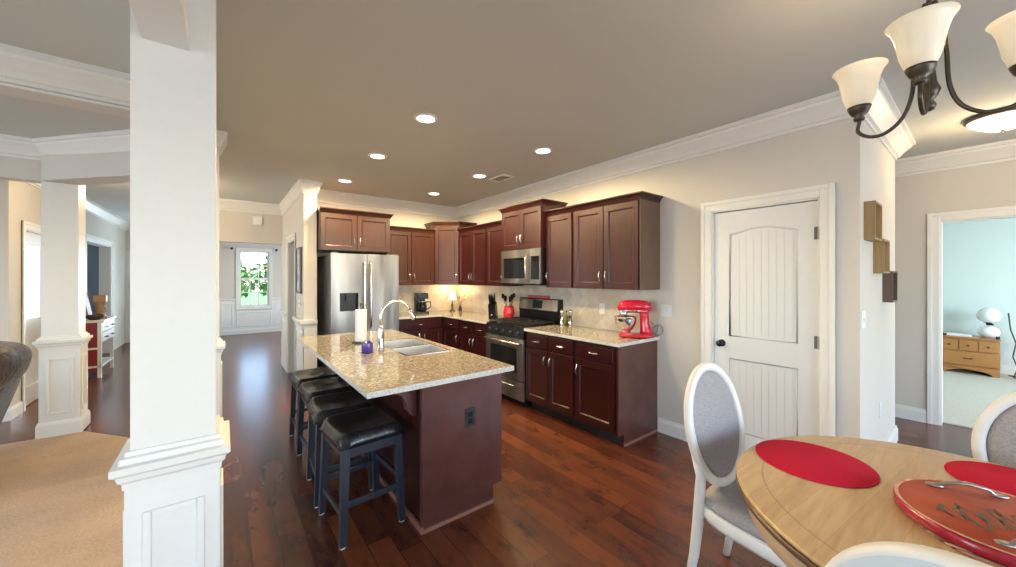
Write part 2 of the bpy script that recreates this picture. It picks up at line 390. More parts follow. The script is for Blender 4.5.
def smooth(pts, k=5):
    P = [Vector(p) for p in pts]; out = []
    for i in range(len(P)-1):
        a, b, c, d = P[max(i-1, 0)], P[i], P[i+1], P[min(i+2, len(P)-1)]
        for j in range(k):
            t = j/k; out.append(.5*((2*b)+(c-a)*t+(2*a-5*b+4*c-d)*t*t+(-a+3*b-3*c+d)*t**3))
    return out+[P[-1]]
def struct(o): o['kind'] = 'structure'; return o
def tag(o, label, cat, group=None):
    o['label'] = label; o['category'] = cat
    if group: o['group'] = group
    return o
def thing(name, loc, label, cat, group=None, rz=0, world=False):
    """an Empty at the thing's base; world=True: its parts are written in world coordinates"""
    o = bpy.data.objects.new(name, None); COL.objects.link(o); o.empty_display_size = .1
    o.location = loc; o.rotation_euler = (0, 0, rz)
    o['_o'] = list(loc) if world else [0.0, 0.0, 0.0]
    return tag(o, label, cat, group)
def copy_tree(o, parent=None):
    c = o.copy(); COL.objects.link(c)
    if parent is not None: c.parent = parent
    for ch in [x for x in bpy.data.objects if x.parent == o]: copy_tree(ch, c)
    return c
def frame_mat(o, u, nn):
    """local x -> u, local y -> outward normal nn, z up, origin o"""
    u = Vector(u).normalized(); nn = Vector(nn).normalized()
    m = Matrix.Identity(4)
    for i in range(3): m[i][0] = u[i]; m[i][1] = nn[i]; m[i][3] = o[i]
    m[2][2] = 1; m[0][2] = 0; m[1][2] = 0; m[2][0] = 0; m[2][1] = 0
    return m

# ------------------------------------------------------------------ the room shell
def wall_box(name, axis, c0, c1, a0, a1, openings=(), z1=CEIL, z0=0, mat='wall'):
    """wall slab: axis 'X' = plane of constant X between c0..c1 running a0..a1 in Y; openings (a, b, zlo, zhi)"""
    mb = MB()
    def put(p0, p1, q0, q1):
        if p1-p0 < 1e-4 or q1-q0 < 1e-4: return
        if axis == 'X': mb.box(c0, p0, q0, c1, p1, q1)
        else: mb.box(p0, c0, q0, p1, c1, q1)
    cur = a0
    for (a, b, lo, hi) in sorted(openings):
        put(cur, a, z0, z1); put(a, b, z0, lo); put(a, b, hi, z1); cur = b
    put(cur, a1, z0, z1)
    return struct(mb.build(name, mat))
T = .12
wall_box('wall_right', 'X', 3.34, 3.34+T, .513, 5.8, [(.72, 1.45, 0, 2.05)])
wall_box('wall_pantry', 'Y', .513, .513+T, 3.34+T, 4.87)
wall_box('wall_hall', 'X', 4.75, 4.87, .513+T, 3.0)
wall_box('wall_hall_end', 'Y', 3.0, 3.12, 4.75, 5.82)
wall_box('wall_bedroom', 'X', 5.7, 5.82, -3.2, 3.0, [(-.56, .287, 0, 2.05)])
wall_box('wall_bedroom_far', 'X', 9.5, 9.62, -2.2, 2.2, mat='wall_blue')
wall_box('wall_bedroom_side', 'Y', 2.2, 2.32, 5.82, 9.62, mat='wall_blue')
wall_box('wall_bedroom_window', 'Y', -2.32, -2.2, 5.82, 9.62, [(6.7, 8.5, .7, 2.2)], mat='wall_blue')
wall_box('wall_back', 'Y', 5.8, 5.92, .97, 3.34+T)
wall_box('wall_wing', 'X', .82, .97, 5.3, 7.4, [(5.98, 6.66, 0, 2.03)])
wall_box('wall_header', 'Y', 7.4, 7.55, -.1, .82, z0=2.06)
wall_box('wall_dining_left', 'X', -.2, -.1, 7.4, 12.05)
wall_box('wall_dining_right', 'X', 3.2, 3.32, 5.92, 12.05, [(8.6, 11.0, .7, 2.2)])
wall_box('wall_dining_front', 'Y', 7.4, 7.55, .82, 3.2)
wall_box('wall_window', 'Y', 12.05, 12.2, -1.9, 3.32, [(-.68, -.32, .3, 2.25), (.36, 1.02, .72, 2.20)])
wall_box('wall_foyer', 'X', -1.9, -1.75, 6.2, 12.05, [(6.58, 7.42, 0, 2.03), (8.95, 10.6, 0, 2.10)])
wall_box('wall_living', 'Y', 6.2, 6.32, -5.12, -1.9)
wall_box('wall_left', 'X', -5.12, -5.0, -3.2, 6.2, [(-1.0, 1.4, .6, 2.25), (2.7, 4.7, .6, 2.25)])
wall_box('wall_rear', 'Y', -3.32, -3.2, -5.12, 5.82, [(-2.7, -.5, .6, 2.25), (.6, 3.2, .6, 2.25), (3.75, 5.25, .1, 2.12)])
wall_box('wall_study', 'X', -4.6, -4.5, 8.3, 12.05, mat='wall_grey')
wall_box('wall_study_far', 'Y', 12.05, 12.2, -4.6, -1.9, [(-4.3, -3.3, .8, 2.1)], mat='wall_grey')
wall_box('wall_study_near', 'Y', 8.3, 8.4, -4.5, -1.9, mat='wall_grey')
wall_box('wall_porch', 'X', -3.0, -2.9, 6.32, 8.3, [(6.55, 8.05, .6, 2.2)])
struct(MB().box(-5.12, -3.32, CEIL, 9.62, 12.2, CEIL+.12).build('ceiling', 'ceiling'))

struct(MB().box(-5.12, -3.32, -.12, 9.62, 12.2, 0).build('floor', 'floor'))
# carpet of the living room, edge running diagonally between the columns
struct(MB().prism([(-5.0, -3.2), (-.12, -3.2), (-.12, 4.13), (-1.06, 5.31), (-5.0, 5.31)], 0.001, .012).build('floor_living_carpet', 'carpet'))
struct(MB().box(5.83, -2.2, 0.001, 9.5, 2.2, .014).build('floor_bedroom_carpet', 'carpet2'))
struct(MB().box(-30, 12.2, -.5, 30, 60, -.3).build('ground', 'lawn'))

CROWN = [(0, -.165), (.012, -.165), (.012, -.145), (.030, -.138), (.045, -.11), (.072, -.075), (.095, -.05), (.100, -.035), (.118, -.030), (.118, 0), (0, 0)]
def crown(name, path, z=CEIL, closed=False, sc=1):
    return struct(MB().sweep(path, [(a*sc, z+b*sc) for a, b in CROWN], closed).build(name, 'trim'))
BASE = [(0, 0), (.018, 0), (.018, .10), (.010, .125), (.010, .135), (0, .135)]
def base(name, path): return struct(MB().sweep(path, BASE).build(name, 'trim'))
struct(MB().sweep([(.82, 7.4), (.82, 5.3), (.97, 5.3), (.97, 5.79)], [(a*.5, CEIL+b) for a, b in CROWN]).build('trim_27', 'trim'))
crown('trim_1', [(.97, 5.8), (3.34, 5.8), (3.34, .513), (4.87, .513), (4.87, 3.0)])
crown('trim_2', [(4.87, 3.0), (5.7, 3.0), (5.7, -3.2), (-5.0, -3.2), (-5.0, 6.2), (-1.75, 6.2), (-1.75, 12.05), (-.2, 12.05), (-.2, 7.4), (.82, 7.4)])
crown('trim_3', [(-.1, 12.05), (3.2, 12.05), (3.2, 7.55), (-.1, 7.55), (-.1, 12.05)])
base('baseboard_right', [(3.34, 1.94), (3.34, 1.545)])
base('baseboard_pantry', [(3.34, .62), (3.34, .513), (4.87, .513), (4.87, 3.0), (5.7, 3.0), (5.7, .375)])
base('baseboard_bedroom', [(5.83, -.65), (5.83, -2.19)])
base('baseboard_bedroom_far', [(9.5, 2.2), (9.5, -2.2)])
base('baseboard_wing', [(.82, 5.9), (.82, 5.3), (.97, 5.3), (.97, 5.8)])
base('baseboard_wing_far', [(.82, 7.4), (.82, 6.75)])
base('baseboard_window', [(-.1, 12.05), (3.2, 12.05)])
base('baseboard_foyer', [(-5.0, 6.2), (-1.75, 6.2), (-1.75, 6.48)])
base('baseboard_foyer_far', [(-1.75, 7.52), (-1.75, 8.86)])

def casing(name, axis, c, a, b, h, side, w_=.085, t=.022, sides=3):
    """door or window casing on the face at c; side = +1/-1 outward direction along the axis"""
    mb = MB()
    def bx(p0, p1, q0, q1, tt):
        if axis == 'X': mb.box(c, p0, q0, c+side*tt, p1, q1, .003)
        else: mb.box(p0, c, q0, p1, c+side*tt, q1, .003)
    for tt, k in ((t*.6, 0), (t, 1)):
        i, j = (0, w_) if k == 0 else (w_*.62, w_)
        lo = h[0] if isinstance(h, tuple) else 0; hi = h[1] if isinstance(h, tuple) else h
        bx(a-j, a-i, lo - (j if isinstance(h, tuple) else 0), hi+j, tt); bx(b+i, b+j, lo-(j if isinstance(h, tuple) else 0), hi+j, tt)
        bx(a-i, b+i, hi+i, hi+j, tt)
        if isinstance(h, tuple): bx(a-i, b+i, lo-j, lo-i, tt)
    return struct(mb.build(name, 'trim'))
casing('trim_4', 'X', 3.34, .72, 1.45, 2.05, -1)
casing('trim_5', 'X', 5.7, -.56, .287, 2.05, -1)
casing('trim_6', 'X', .82, 5.98, 6.66, 2.03, -1)
casing('trim_7', 'X', -1.75, 6.58, 7.42, 2.03, 1)
casing('trim_8', 'X', -1.75, 8.95, 10.6, 2.10, 1, w_=.1)
# jamb linings
for i, (x0, x1, a, b, h) in enumerate([(3.34, 3.46, .72, 1.45, 2.05), (5.7, 5.82, -.56, .287, 2.05), (.82, .97, 5.98, 6.66, 2.03), (-1.9, -1.75, 6.58, 7.42, 2.03), (-1.9, -1.75, 8.95, 10.6, 2.10)]):
    struct(MB().box(x0, a, 0, x1, a+.012, h).box(x0, b-.012, 0, x1, b, h).box(x0, a+.012, h-.012, x1, b-.012, h).build('trim_%d' % (9+i), 'trim'))

# frames of the windows behind the camera and of unseen added ones
def win_frame(name, axis, c0, c1, a, b, lo, hi, nx=2, ny=2, mat='trim'):
    mb = MB(); t = .05
    def bx(p0, p1, q0, q1, k=0):
        if axis == 'X': mb.box(c0+k, p0, q0, c1-k, p1, q1)
        else: mb.box(p0, c0+k, q0, p1, c1-k, q1)
    bx(a, a+t, lo, hi); bx(b-t, b, lo, hi); bx(a+t, b-t, lo, lo+t); bx(a+t, b-t, hi-t, hi)
    for i in range(1, nx): x = a+(b-a)*i/nx; bx(x-.012, x+.012, lo+t, hi-t, .02)
    for i in range(1, ny): z = lo+(hi-lo)*i/ny; bx(a+t, b-t, z-.012, z+.012, .021)
    return struct(mb.build(name, mat))
win_frame('window_2', 'X', -5.12, -5.03, -1.0, 1.4, .6, 2.25, 3, 2)
win_frame('window_3', 'X', -5.12, -5.03, 2.7, 4.7, .6, 2.25, 3, 2)
win_frame('window_4', 'Y', -3.32, -3.23, -2.7, -.5, .6, 2.25, 3, 2)
win_frame('window_5', 'Y', -3.32, -3.23, .6, 3.2, .6, 2.25, 3, 2)
win_frame('window_6', 'Y', -3.32, -3.23, 3.75, 5.25, .1, 2.12, 2, 1)
win_frame('window_7', 'Y', -2.32, -2.23, 6.7, 8.5, .7, 2.2, 2, 2)
win_frame('window_8', 'Y', 12.06, 12.16, -4.3, -3.3, .8, 2.1, 2, 2)

win_frame('added_window_9', 'X', 3.22, 3.30, 8.6, 11.0, .7, 2.2, 3, 2)  # unseen opening added for dining room light
win_frame('added_window_10', 'Y', 12.07, 12.16, -.68, -.32, .3, 2.25, 1, 3)  # unseen sidelight added to bring light into the foyer
win_frame('added_window_11', 'X', -2.98, -2.92, 6.55, 8.05, .6, 2.2, 2, 2)  # opening added to let light in behind the side door
# the far window: double hung sash with grilles
wf = thing('window_1', (.69, 12.08, .72), '', ''); wf['kind'] = 'structure'; del wf['label']; del wf['category']
wf['_o'] = [.69, 12.08, .72]
for k, (lo, hi, y) in enumerate(((1.44, 2.20, 12.10), (.72, 1.47, 12.07))):
    mb = MB(); a, b = .36, 1.02
    mb.box(a, y, lo, a+.04, y+.03, hi).box(b-.04, y, lo, b, y+.03, hi).box(a+.04, y, lo, b-.04, y+.03, lo+.045).box(a+.04, y, hi-.04, b-.04, y+.03, hi)
    for i in (1, 2): x = a+.04+(b-a-.08)*i/3; mb.box(x-.011, y+.006, lo+.045, x+.011, y+.024, hi-.04)
    z = (lo+hi)/2; mb.box(a+.04, y+.007, z-.011, b-.04, y+.023, z+.011)
    sash = mb.build('sash', 'trim', wf)
    MB().box(a+.03, y+.012, lo+.03, b-.03, y+.018, hi-.03).build('pane', 'glass', sash)
casing('trim_14', 'Y', 12.05, .36, 1.02, (.72, 2.20), -1, w_=.075)
# wainscot on the far wall and wing wall
mb = MB(); mb.sweep([(-.1, 12.05), (.285, 12.05)], [(0, .88), (.012, .88), (.03, .905), (.03, .925), (0, .93)]); mb.sweep([(1.095, 12.05), (3.2, 12.05)], [(0, .88), (.012, .88), (.03, .905), (.03, .925), (0, .93)])
def pframe(mb, axis, c, a, b, lo, hi, side, w_=.028, t=.014):
    def bx(p0, p1, q0, q1):
        if axis == 'X': mb.box(c, p0, q0, c+side*t, p1, q1, .004)
        else: mb.box(p0, c, q0, p1, c+side*t, q1, .004)
    bx(a, a+w_, lo, hi); bx(b-w_, b, lo, hi); bx(a+w_, b-w_, lo, lo+w_); bx(a+w_, b-w_, hi-w_, hi)
for a, b, lo, hi in ((-.02, .23, .2, .82), (.30, 1.08, .2, .58), (1.16, 1.8, .2, .82), (1.9, 2.6, .2, .82)): pframe(mb, 'Y', 12.05, a, b, lo, hi, -1)
struct(mb.build('trim_15', 'trim'))
struct(MB().box(-.1, 12.044, .135, 3.2, 12.052, .60).box(-.1, 12.044, .6, .285, 12.052, .88).box(1.095, 12.044, .6, 3.2, 12.052, .88).build('trim_16', 'trim'))
RAIL = [(0, .84), (.012, .84), (.02, .87), (.045, .90), (.05, .93), (.05, .945), (.02, .95), (0, .95)]
mb = MB(); mb.sweep([(.82, 5.895), (.82, 5.3), (.97, 5.3)], RAIL); mb.sweep([(.82, 7.4), (.82, 6.745)], RAIL)
pframe(mb, 'X', .82, 5.38, 5.84, .2, .78, -1); pframe(mb, 'X', .82, 6.82, 7.34, .2, .78, -1)
struct(mb.build('trim_17', 'trim'))
struct(MB().box(.814, 5.294, .134, .821, 5.9, .84).box(.814, 5.294, .134, .972, 5.301, .84).box(.814, 6.74, .134, .821, 7.4, .84).build('trim_18', 'trim'))
# ceiling beams between the columns
struct(MB().box(-.21, -3.2, 2.27, -.09, 1.72, CEIL).box(-.20, 1.90, 2.37, -.08, 4.1, CEIL).build('trim_20', 'trim'))
struct(MB().prism([(-.10, 4.05), (-.14, 4.01), (-1.30, 5.26), (-1.16, 5.42), (-.04, 4.16)], 2.37, CEIL).box(-5.0, 5.30, 2.37, -1.1, 5.46, CEIL).build('trim_21', 'wall'))
struct(MB().box(-5.0, 3.30, 2.535, -.20, 3.46, CEIL).build('trim_22', 'wall'))
crown('trim_23', [(-5.0, 3.30), (-.20, 3.30)])
struct(MB().box(-5.0, 3.286, 2.535, -.20, 3.30, 2.548).build('trim_24', 'trim'))
crown('trim_25', [(-5.0, 5.30), (-1.28, 5.30), (-.14, 4.02)])

# ------------------------------------------------------------------ columns
def column(x0, x1, y0, y1, label, capz=.925, flare=True):
    cx, cy = (x0+x1)/2, (y0+y1)/2
    t = thing('column', (cx, cy, 0.0), label, 'column', None, world=True)
    ring = [(x0, y0), (x0, y1), (x1, y1), (x1, y0)]  # clockwise seen from above -> right side is inside; reverse for outside
    ring = [(x0, y0), (x1, y0), (x1, y1), (x0, y1)]
    MB().box(x0, y0, capz-.02, x1, y1, CEIL).build('shaft', 'trim', t)
    g = .012
    MB().box(x0-g, y0-g, .012, x1+g, y1+g, capz-.07).build('pedestal', 'trim', t)
    MB().sweep(ring, [(0, capz-.105), (.016, capz-.105), (.018, capz-.085), (.026, capz-.075), (.030, capz-.058), (.042, capz-.048), (.042, capz-.026), (.024, capz-.022), (.022, capz-.004), (.012, capz), (.010, capz+.014), (0, capz+.014)], True).build('cap_molding', 'trim', t)
    MB().sweep(ring, [(0, .0125), (.028, .0125), (.028, .12), (.022, .14), (.018, .15), (0, .15)], True).build('base_molding', 'trim', t)
    for axis, c, a, b, s_ in (('Y', y0-g, x0, x1, -1), ('Y', y1+g, x0, x1, 1), ('X', x0-g, y0, y1, -1), ('X', x1+g, y0, y1, 1)):
        mb = MB(); pframe(mb, axis, c, a+.03, b-.03, .21, capz-.19, s_, .022, .010); mb.build('panel_molding', 'trim', t)
    if flare:
        MB().sweep(ring, [(a*.5, CEIL+b*.9) for a, b in CROWN], True).build('crown_molding', 'trim', t)
    return t
column(-.236, -.018, 1.70, 1.92, 'large white square column closest to the camera, with panelled pedestal beside the carpet', capz=.905, flare=False)
column(-.23, -.02, 4.0, 4.22, 'white square column mostly hidden directly behind the large near column', capz=.93)
column(-1.315, -1.085, 5.31, 5.54, 'white square column with panelled pedestal at the far left edge of the carpet', capz=.925, flare=False)

# ------------------------------------------------------------------ doors
def pull(mb, c, along, out, L=.10, r=.0055):
    """arched bar pull: centre c, along vector, outward vector"""
    c = Vector(c); a = Vector(along).normalized(); o = Vector(out).normalized(); pts = []
    for i in range(9):
        u = -1+2*i/8
        pts.append(c+a*(u*L/2)+o*(.004+.026*(1-abs(u)**2.2)))
    mb.tube(pts, [r*.9+ .0035*abs(-1+2*i/8)**3 for i in range(9)], 8)

def two_panel_door(root, o, u, nn, W_, H_):
    X = frame_mat(o, u, nn)
    mb = MB(X); t = .035; st = .115; mid0, mid1 = .80, .98
    mb.box(0, -t, 0, W_, -.010, H_)             # core
    def face(y0, y1):
        mb.box(0, y0, 0, st, y1, H_); mb.box(W_-st, y0, 0, W_, y1, H_)
        mb.box(st, y0, 0, W_-st, y1, .20); mb.box(st, y0, mid0, W_-st, y1, mid1)
    face(-.012, 0)
    # arched top rail
    k = 14; a, b = st, W_-st
    lowz = lambda x: (H_-.19)+.05*math.sin(PI*max(0, min(1, (x-a)/(b-a))))
    for i in range(k):
        xa, xb = a+(b-a)*i/k, a+(b-a)*(i+1)/k
        mb.hex8([(xa, -.012, lowz(xa)), (xb, -.012, lowz(xb)), (xb, 0, lowz(xb)), (xa, 0, lowz(xa))], [(xa, -.012, H_), (xb, -.012, H_), (xb, 0, H_), (xa, 0, H_)])
    d = mb.build('door_leaf', 'door', root)
    for z0, z1, arch in ((.20, mid0, False), (mid1, H_-.19, True)):
        mb = MB(X); m = .03; n_ = 8
        for i in range(n_):   # beadboard strips
            xa = a+m+(b-a-2*m)*i/n_; xb = a+m+(b-a-2*m)*(i+1)/n_-.003
            top = lambda x: (lowz(x)-m) if arch else z1-m
            mb.hex8([(xa, -.010, z0+m), (xb, -.010, z0+m), (xb, -.0075, z0+m), (xa, -.0075, z0+m)], [(xa, -.010, top(xa)), (xb, -.010, top(xb)), (xb, -.0075, top(xb)), (xa, -.0075, top(xa))])
        mb.build('beaded_panel', 'door', root)
        outl = [(a+.006, z0+.006), (b-.006, z0+.006), (b-.006, z1-.006)]
        if arch: outl += [(a+.006+(b-a-.012)*(1-i/12), lowz(a+(b-a)*(1-i/12))-.006) for i in range(1, 12)]
        outl += [(a+.006, z1-.006)]
        mb = MB(X); mb.tube([(x, -.008, z) for x, z in outl], .008, 6, closed=True); mb.build('panel_molding', 'door', root)
    return d
d1 = thing('door_1', (3.37, 1.43, .012), '', ''); del d1['label']; del d1['category']; d1['kind'] = 'structure'; d1['_o'] = [3.37, 1.43, .012]
two_panel_door(d1, (3.358, 1.435, .012), (0, -1, 0), (-1, 0, 0), .70, 2.02)
kb = MB(frame_mat((3.358, 1.375, .93), (0, -1, 0), (-1, 0, 0)))
kb.cyl((0, 0, 0), (0, .008, 0), .030); kb.cyl((0, .008, 0), (0, .03, 0), .010); kb.ball((0, .048, 0), (.027, .022, .027)); kb.build('door_knob', 'black', d1)
for z in (.28, 1.02, 1.80):
    MB().cyl((3.347, .726, z-.045), (3.347, .726, z+.045), .008, seg=8).box(3.35, .727, z-.045, 3.356, .755, z+.045).build('hinge', 'gunmetal', d1)
# foyer side door, half glass
d2 = thing('door_2', (-1.8, 6.6, .01), '', ''); del d2['label']; del d2['category']; d2['kind'] = 'structure'; d2['_o'] = [-1.8, 6.6, .01]
mb = MB(); X0, X1 = -1.82, -1.78; A, B = 6.60, 7.40
mb.box(X0, A, .01, X1, A+.13, 2.01).box(X0, B-.13, .01, X1, B, 2.01).box(X0, A+.13, .01, X1, B-.13, .22).box(X0, A+.13, .86, X1, B-.13, 1.0).box(X0, A+.13, 1.86, X1, B-.13, 2.01).box(X0+.012, A+.13, .22, X1-.012, B-.13, .86)
dl = mb.build('door_leaf', 'door', d2)
MB().box(X0+.015, A+.13, 1.0, X1-.015, B-.13, 1.86).build('pane', 'glass', d2)
for z in (.25, 1.0, 1.75): MB().cyl((-1.764, 6.60, z-.05), (-1.764, 6.60, z+.05), .009, seg=8).build('hinge', 'black', d2)
MB().ball((-1.75, 7.33, .95), .028).build('door_knob', 'black', d2)
# end door of the foyer
d3 = thing('door_3', (-1.3, 12.03, .01), '', ''); del d3['label']; del d3['category']; d3['kind'] = 'structure'; d3['_o'] = [-1.3, 12.03, .01]
mb = MB(); mb.box(-1.68, 12.015, .01, -.82, 12.05, 1.30).box(-1.68, 12.015, 1.30, -1.60, 12.05, 2.03).box(-.90, 12.015, 1.30, -.82, 12.05, 2.03).box(-1.60, 12.015, 1.95, -.90, 12.05, 2.03)
mb.build('door_leaf', 'door', d3)
for a, b in ((-1.6, -1.28), (-1.22, -.9)):
    mb = MB(); pframe(mb, 'Y', 12.015, a, b, .2, 1.2, -1); mb.build('panel_molding', 'door', d3)
MB().box(-1.60, 12.03, 1.30, -.90, 12.04, 1.95).build('pane', 'blackglass', d3)
MB().ball((-1.62, 11.98, .95), .03).cyl((-1.62, 12.015, .95), (-1.62, 11.99, .95), .012).build('door_knob', 'black', d3)
casing('trim_26', 'Y', 12.05, -1.68, -.82, 2.03, -1, w_=.07)

# ------------------------------------------------------------------ cabinets
def shaker(root, X, x0, z0, w_, h, wood, handle=None, fw=.055, name='door', hl=.10):
    """shaker front in frame X (x along, y out, z up): stiles, bevelled inner edge, recessed panel"""
    mb = MB(X); x1, z1 = x0+w_, z0+h; t = .02
    mb.box(x0, 0, z0, x0+fw, t, z1); mb.box(x1-fw, 0, z0, x1, t, z1)
    mb.box(x0+fw, 0, z0, x1-fw, t, z0+fw); mb.box(x0+fw, 0, z1-fw, x1-fw, t, z1)
    b = .010
    mb.box(x0+fw, 0, z0+fw, x1-fw, .008, z1-fw)
    a0, a1, c0, c1 = x0+fw, x1-fw, z0+fw, z1-fw
    for q in (((a0, c0), (a1, c0), (a1-b, c0+b), (a0+b, c0+b)), ((a1, c0), (a1, c1), (a1-b, c1-b), (a1-b, c0+b)), ((a1, c1), (a0, c1), (a0+b, c1-b), (a1-b, c1-b)), ((a0, c1), (a0, c0), (a0+b, c0+b), (a0+b, c1-b))):
        vs = [mb._v((q[0][0], .0195, q[0][1])), mb._v((q[1][0], .0195, q[1][1])), mb._v((q[2][0], .0085, q[2][1])), mb._v((q[3][0], .0085, q[3][1]))]
        mb._f(vs)
    d = mb.build(name, wood, root)
    if handle:
        mb = MB(X); pull(mb, (handle[0], t, handle[1]), (0, 0, 1) if name == 'door' else (1, 0, 0), (0, 1, 0), hl); mb.build('handle', 'nickel', d)
    return d
def drawer(root, X, x0, z0, w_, h, wood):
    mb = MB(X); mb.box(x0, 0, z0, x0+w_, .012, z0+h); mb.box(x0+.012, .012, z0+.012, x0+w_-.012, .02, z0+h-.012, .003)
    d = mb.build('drawer', wood, root)
    mb = MB(X); pull(mb, (x0+w_/2, .02, z0+h/2), (1, 0, 0), (0, 1, 0), .10); mb.build('handle', 'nickel', d)
    return d
CABCROWN = [(0, 0), (.006, 0), (.012, .016), (.026, .042), (.042, .050), (.042, .062), (0, .062)]
def upper(label, X, L, depth, z0, z1, doors, wood='cherry', sides=(True, True), end_mat=None, loc=None, crown_z=True):
    """wall cabinet: X frame at front-left of the carcase; local y<0 is the carcase; doors list of (x0, w, handle side)"""
    o = X @ Vector((L/2, -depth/2, z0))
    t = thing('wall_cabinet', tuple(o), label, 'cabinet', None, world=True)
    MB(X).box(0.0015, -depth, z0, L-.0015, 0, z1).build('body', wood, t)
    for x0, w_, hs in doors:
        hx = None
        if hs == 'l': hx = (x0+.035, z0+.13)
        if hs == 'r': hx = (x0+w_-.035, z0+.13)
        shaker(t, X, x0+.003, z0+.006, w_-.006, z1-z0-.03, wood, hx)
    path = []
    if sides[0]: path.append((0, -depth+.002))
    path += [(0, .004), (L, .004)]
    if sides[1]: path.append((L, -depth+.002))
    mb = MB(X)
    # sweep pushes to the right of travel: travel from x=0 to x=L with outward +y means right side is -y, so reverse
    mb.sweep(path[::-1], [(a, z1-.015+b) for a, b in CABCROWN]); mb.prism([(0, -depth+.002), (L, -depth+.002), (L, .004), (0, .004)], z1, z1+.04)
    mb.build('crown_molding', wood, t)
    return t
def baseunit(label, X, L, depth, fronts, wood='cherry', toe=.075, name='base_cabinet'):
    o = X @ Vector((L/2, -depth/2, 0))
    t = thing(name, tuple(o), label, 'cabinet', None, world=True)
    MB(X).box(.0015, -depth, .10, L-.0015, 0, .883).build('body', wood, t)
    MB(X).box(.0015, -depth, 0, L-.0015, -toe, .10).build('toe_kick', 'dark', t)
    for kind, x0, w_, hs in fronts:
        if kind == 'drawer': drawer(t, X, x0+.004, .715, w_-.008, .145, wood)
        else:
            hx = (x0+.04, .60) if hs == 'l' else (x0+w_-.04, .60)
            shaker(t, X, x0+.004, .13, w_-.008, .57, wood, hx)
    return t
# right run: local x runs towards -Y (left to right in the photo), outward = -X
def XR(y, x): return frame_mat((x, y, 0), (0, -1, 0), (-1, 0, 0))
def XB(x, y): return frame_mat((x, y, 0), (1, 0, 0), (0, -1, 0))
bc1 = baseunit('dark cherry base cabinet with two drawers and two doors right beside the range', XR(3.185, 2.73), .725, .608, [('drawer', .005, .355, 0), ('drawer', .365, .355, 0), ('door', .005, .355, 'r'), ('door', .365, .355, 'l')])
bc2 = baseunit('dark cherry base cabinet at the near end of the run, below the red mixer', XR(2.46, 2.73), .49, .608, [('drawer', .01, .46, 0), ('door', .01, .46, 'l')])
# finished end panel
MB().box(2.725, 1.952, .10, 3.338, 1.971, .883).box(2.80, 1.952, .0, 3.338, 1.971, .10).build('end_panel', 'cherry_end_sheen', bc2)
MB().box(2.795, 1.940, .0, 3.338, 1.953, .022).build('shoe_molding', 'shoe', bc2)
bc3 = baseunit('dark cherry base cabinet with two drawers, just past the range under the knife block', XR(4.655, 2.73), .70, .608, [('drawer', .005, .345, 0), ('drawer', .355, .345, 0), ('door', .005, .345, 'r'), ('door', .355, .345, 'l')])
bc4 = baseunit('dark cherry base cabinet in the inner corner beyond the range, with a single door', XR(5.19, 2.73), .535, .608, [('drawer', .03, .49, 0), ('door', .03, .49, 'r')])
bc5 = baseunit('dark cherry base cabinet on the back wall beside the refrigerator, under the coffee maker', XB(2.0, 5.19), .73, .608, [('drawer', .01, .70, 0), ('door', .01, .35, 'r'), ('door', .36, .35, 'l')])
upper('cherry wall cabinet with two doors at the near end, above the red mixer', XR(2.735, 3.02), .805, .318, 1.37, 2.215, [(.01, .39, 'r'), (.405, .39, 'l')], sides=(False, True))
uend = MB().box(3.005, 1.924, 1.37, 3.338, 1.93, 2.215)
ue = [o for o in COL.objects if o.get('label', '').startswith('cherry wall cabinet with two doors at the near')][0]
uend.build('end_panel', plain('cherry_end_upper', (.15, .085, .055), .4, var=.08, scale=8), ue)
upper('cherry wall cabinet with one door, immediately right of the microwave', XR(3.165, 3.02), .43, .318, 1.37, 2.215, [(.01, .40, 'l')], sides=(False, False))
upper('short raised cherry cabinet with two doors directly above the microwave', XR(3.945, 2.955), .78, .383, 1.835, 2.35, [(.01, .38, 'r'), (.39, .38, 'l')], sides=(True, True))
upper('cherry wall cabinet with one door, immediately left of the microwave', XR(4.40, 3.02), .455, .318, 1.37, 2.215, [(.01, .43, 'r')], sides=(False, False))
upper('cherry wall cabinet with two doors between the corner cabinet and the microwave', XR(5.188, 3.02), .788, .318, 1.37, 2.215, [(.01, .385, 'r'), (.395, .385, 'l')], sides=(False, False))
upper('cherry wall cabinet with two doors between refrigerator cabinet and corner cabinet', XB(1.937, 5.48), .79, .318, 1.37, 2.215, [(.01, .38, 'r'), (.395, .385, 'l')], wood='cherry_back', sides=(False, False))
upper('short raised cherry cabinet with two doors above the stainless refrigerator', XB(.98, 5.20), .915, .598, 1.84, 2.34, [(.01, .445, 'r'), (.46, .445, 'l')], wood='cherry_back', sides=(False, True))
# diagonal corner cabinet
t = thing('wall_cabinet', (3.03, 5.5, 1.37), 'tall diagonal cherry corner wall cabinet with one door, above the small lamp', 'cabinet', None, world=True)
P = [(2.73, 5.798), (2.73, 5.48), (3.02, 5.19), (3.338, 5.19), (3.338, 5.798)]
MB().prism(P, 1.37, 2.34).build('body', 'cherry_back', t)
Xd = frame_mat((2.73, 5.48, 0), (1, -1, 0), (-1, -1, 0)); Ld = math.hypot(.29, .29)
shaker(t, Xd, .012, 1.378, Ld-.024, .93, 'cherry_back', (Ld-.05, 1.50))
MB().sweep([(2.73, 5.798), (2.73, 5.48), (3.02, 5.19), (3.338, 5.19)], [(a, 2.325+b) for a, b in CABCROWN]).prism(P, 2.34, 2.38).build('crown_molding', 'cherry_back', t)
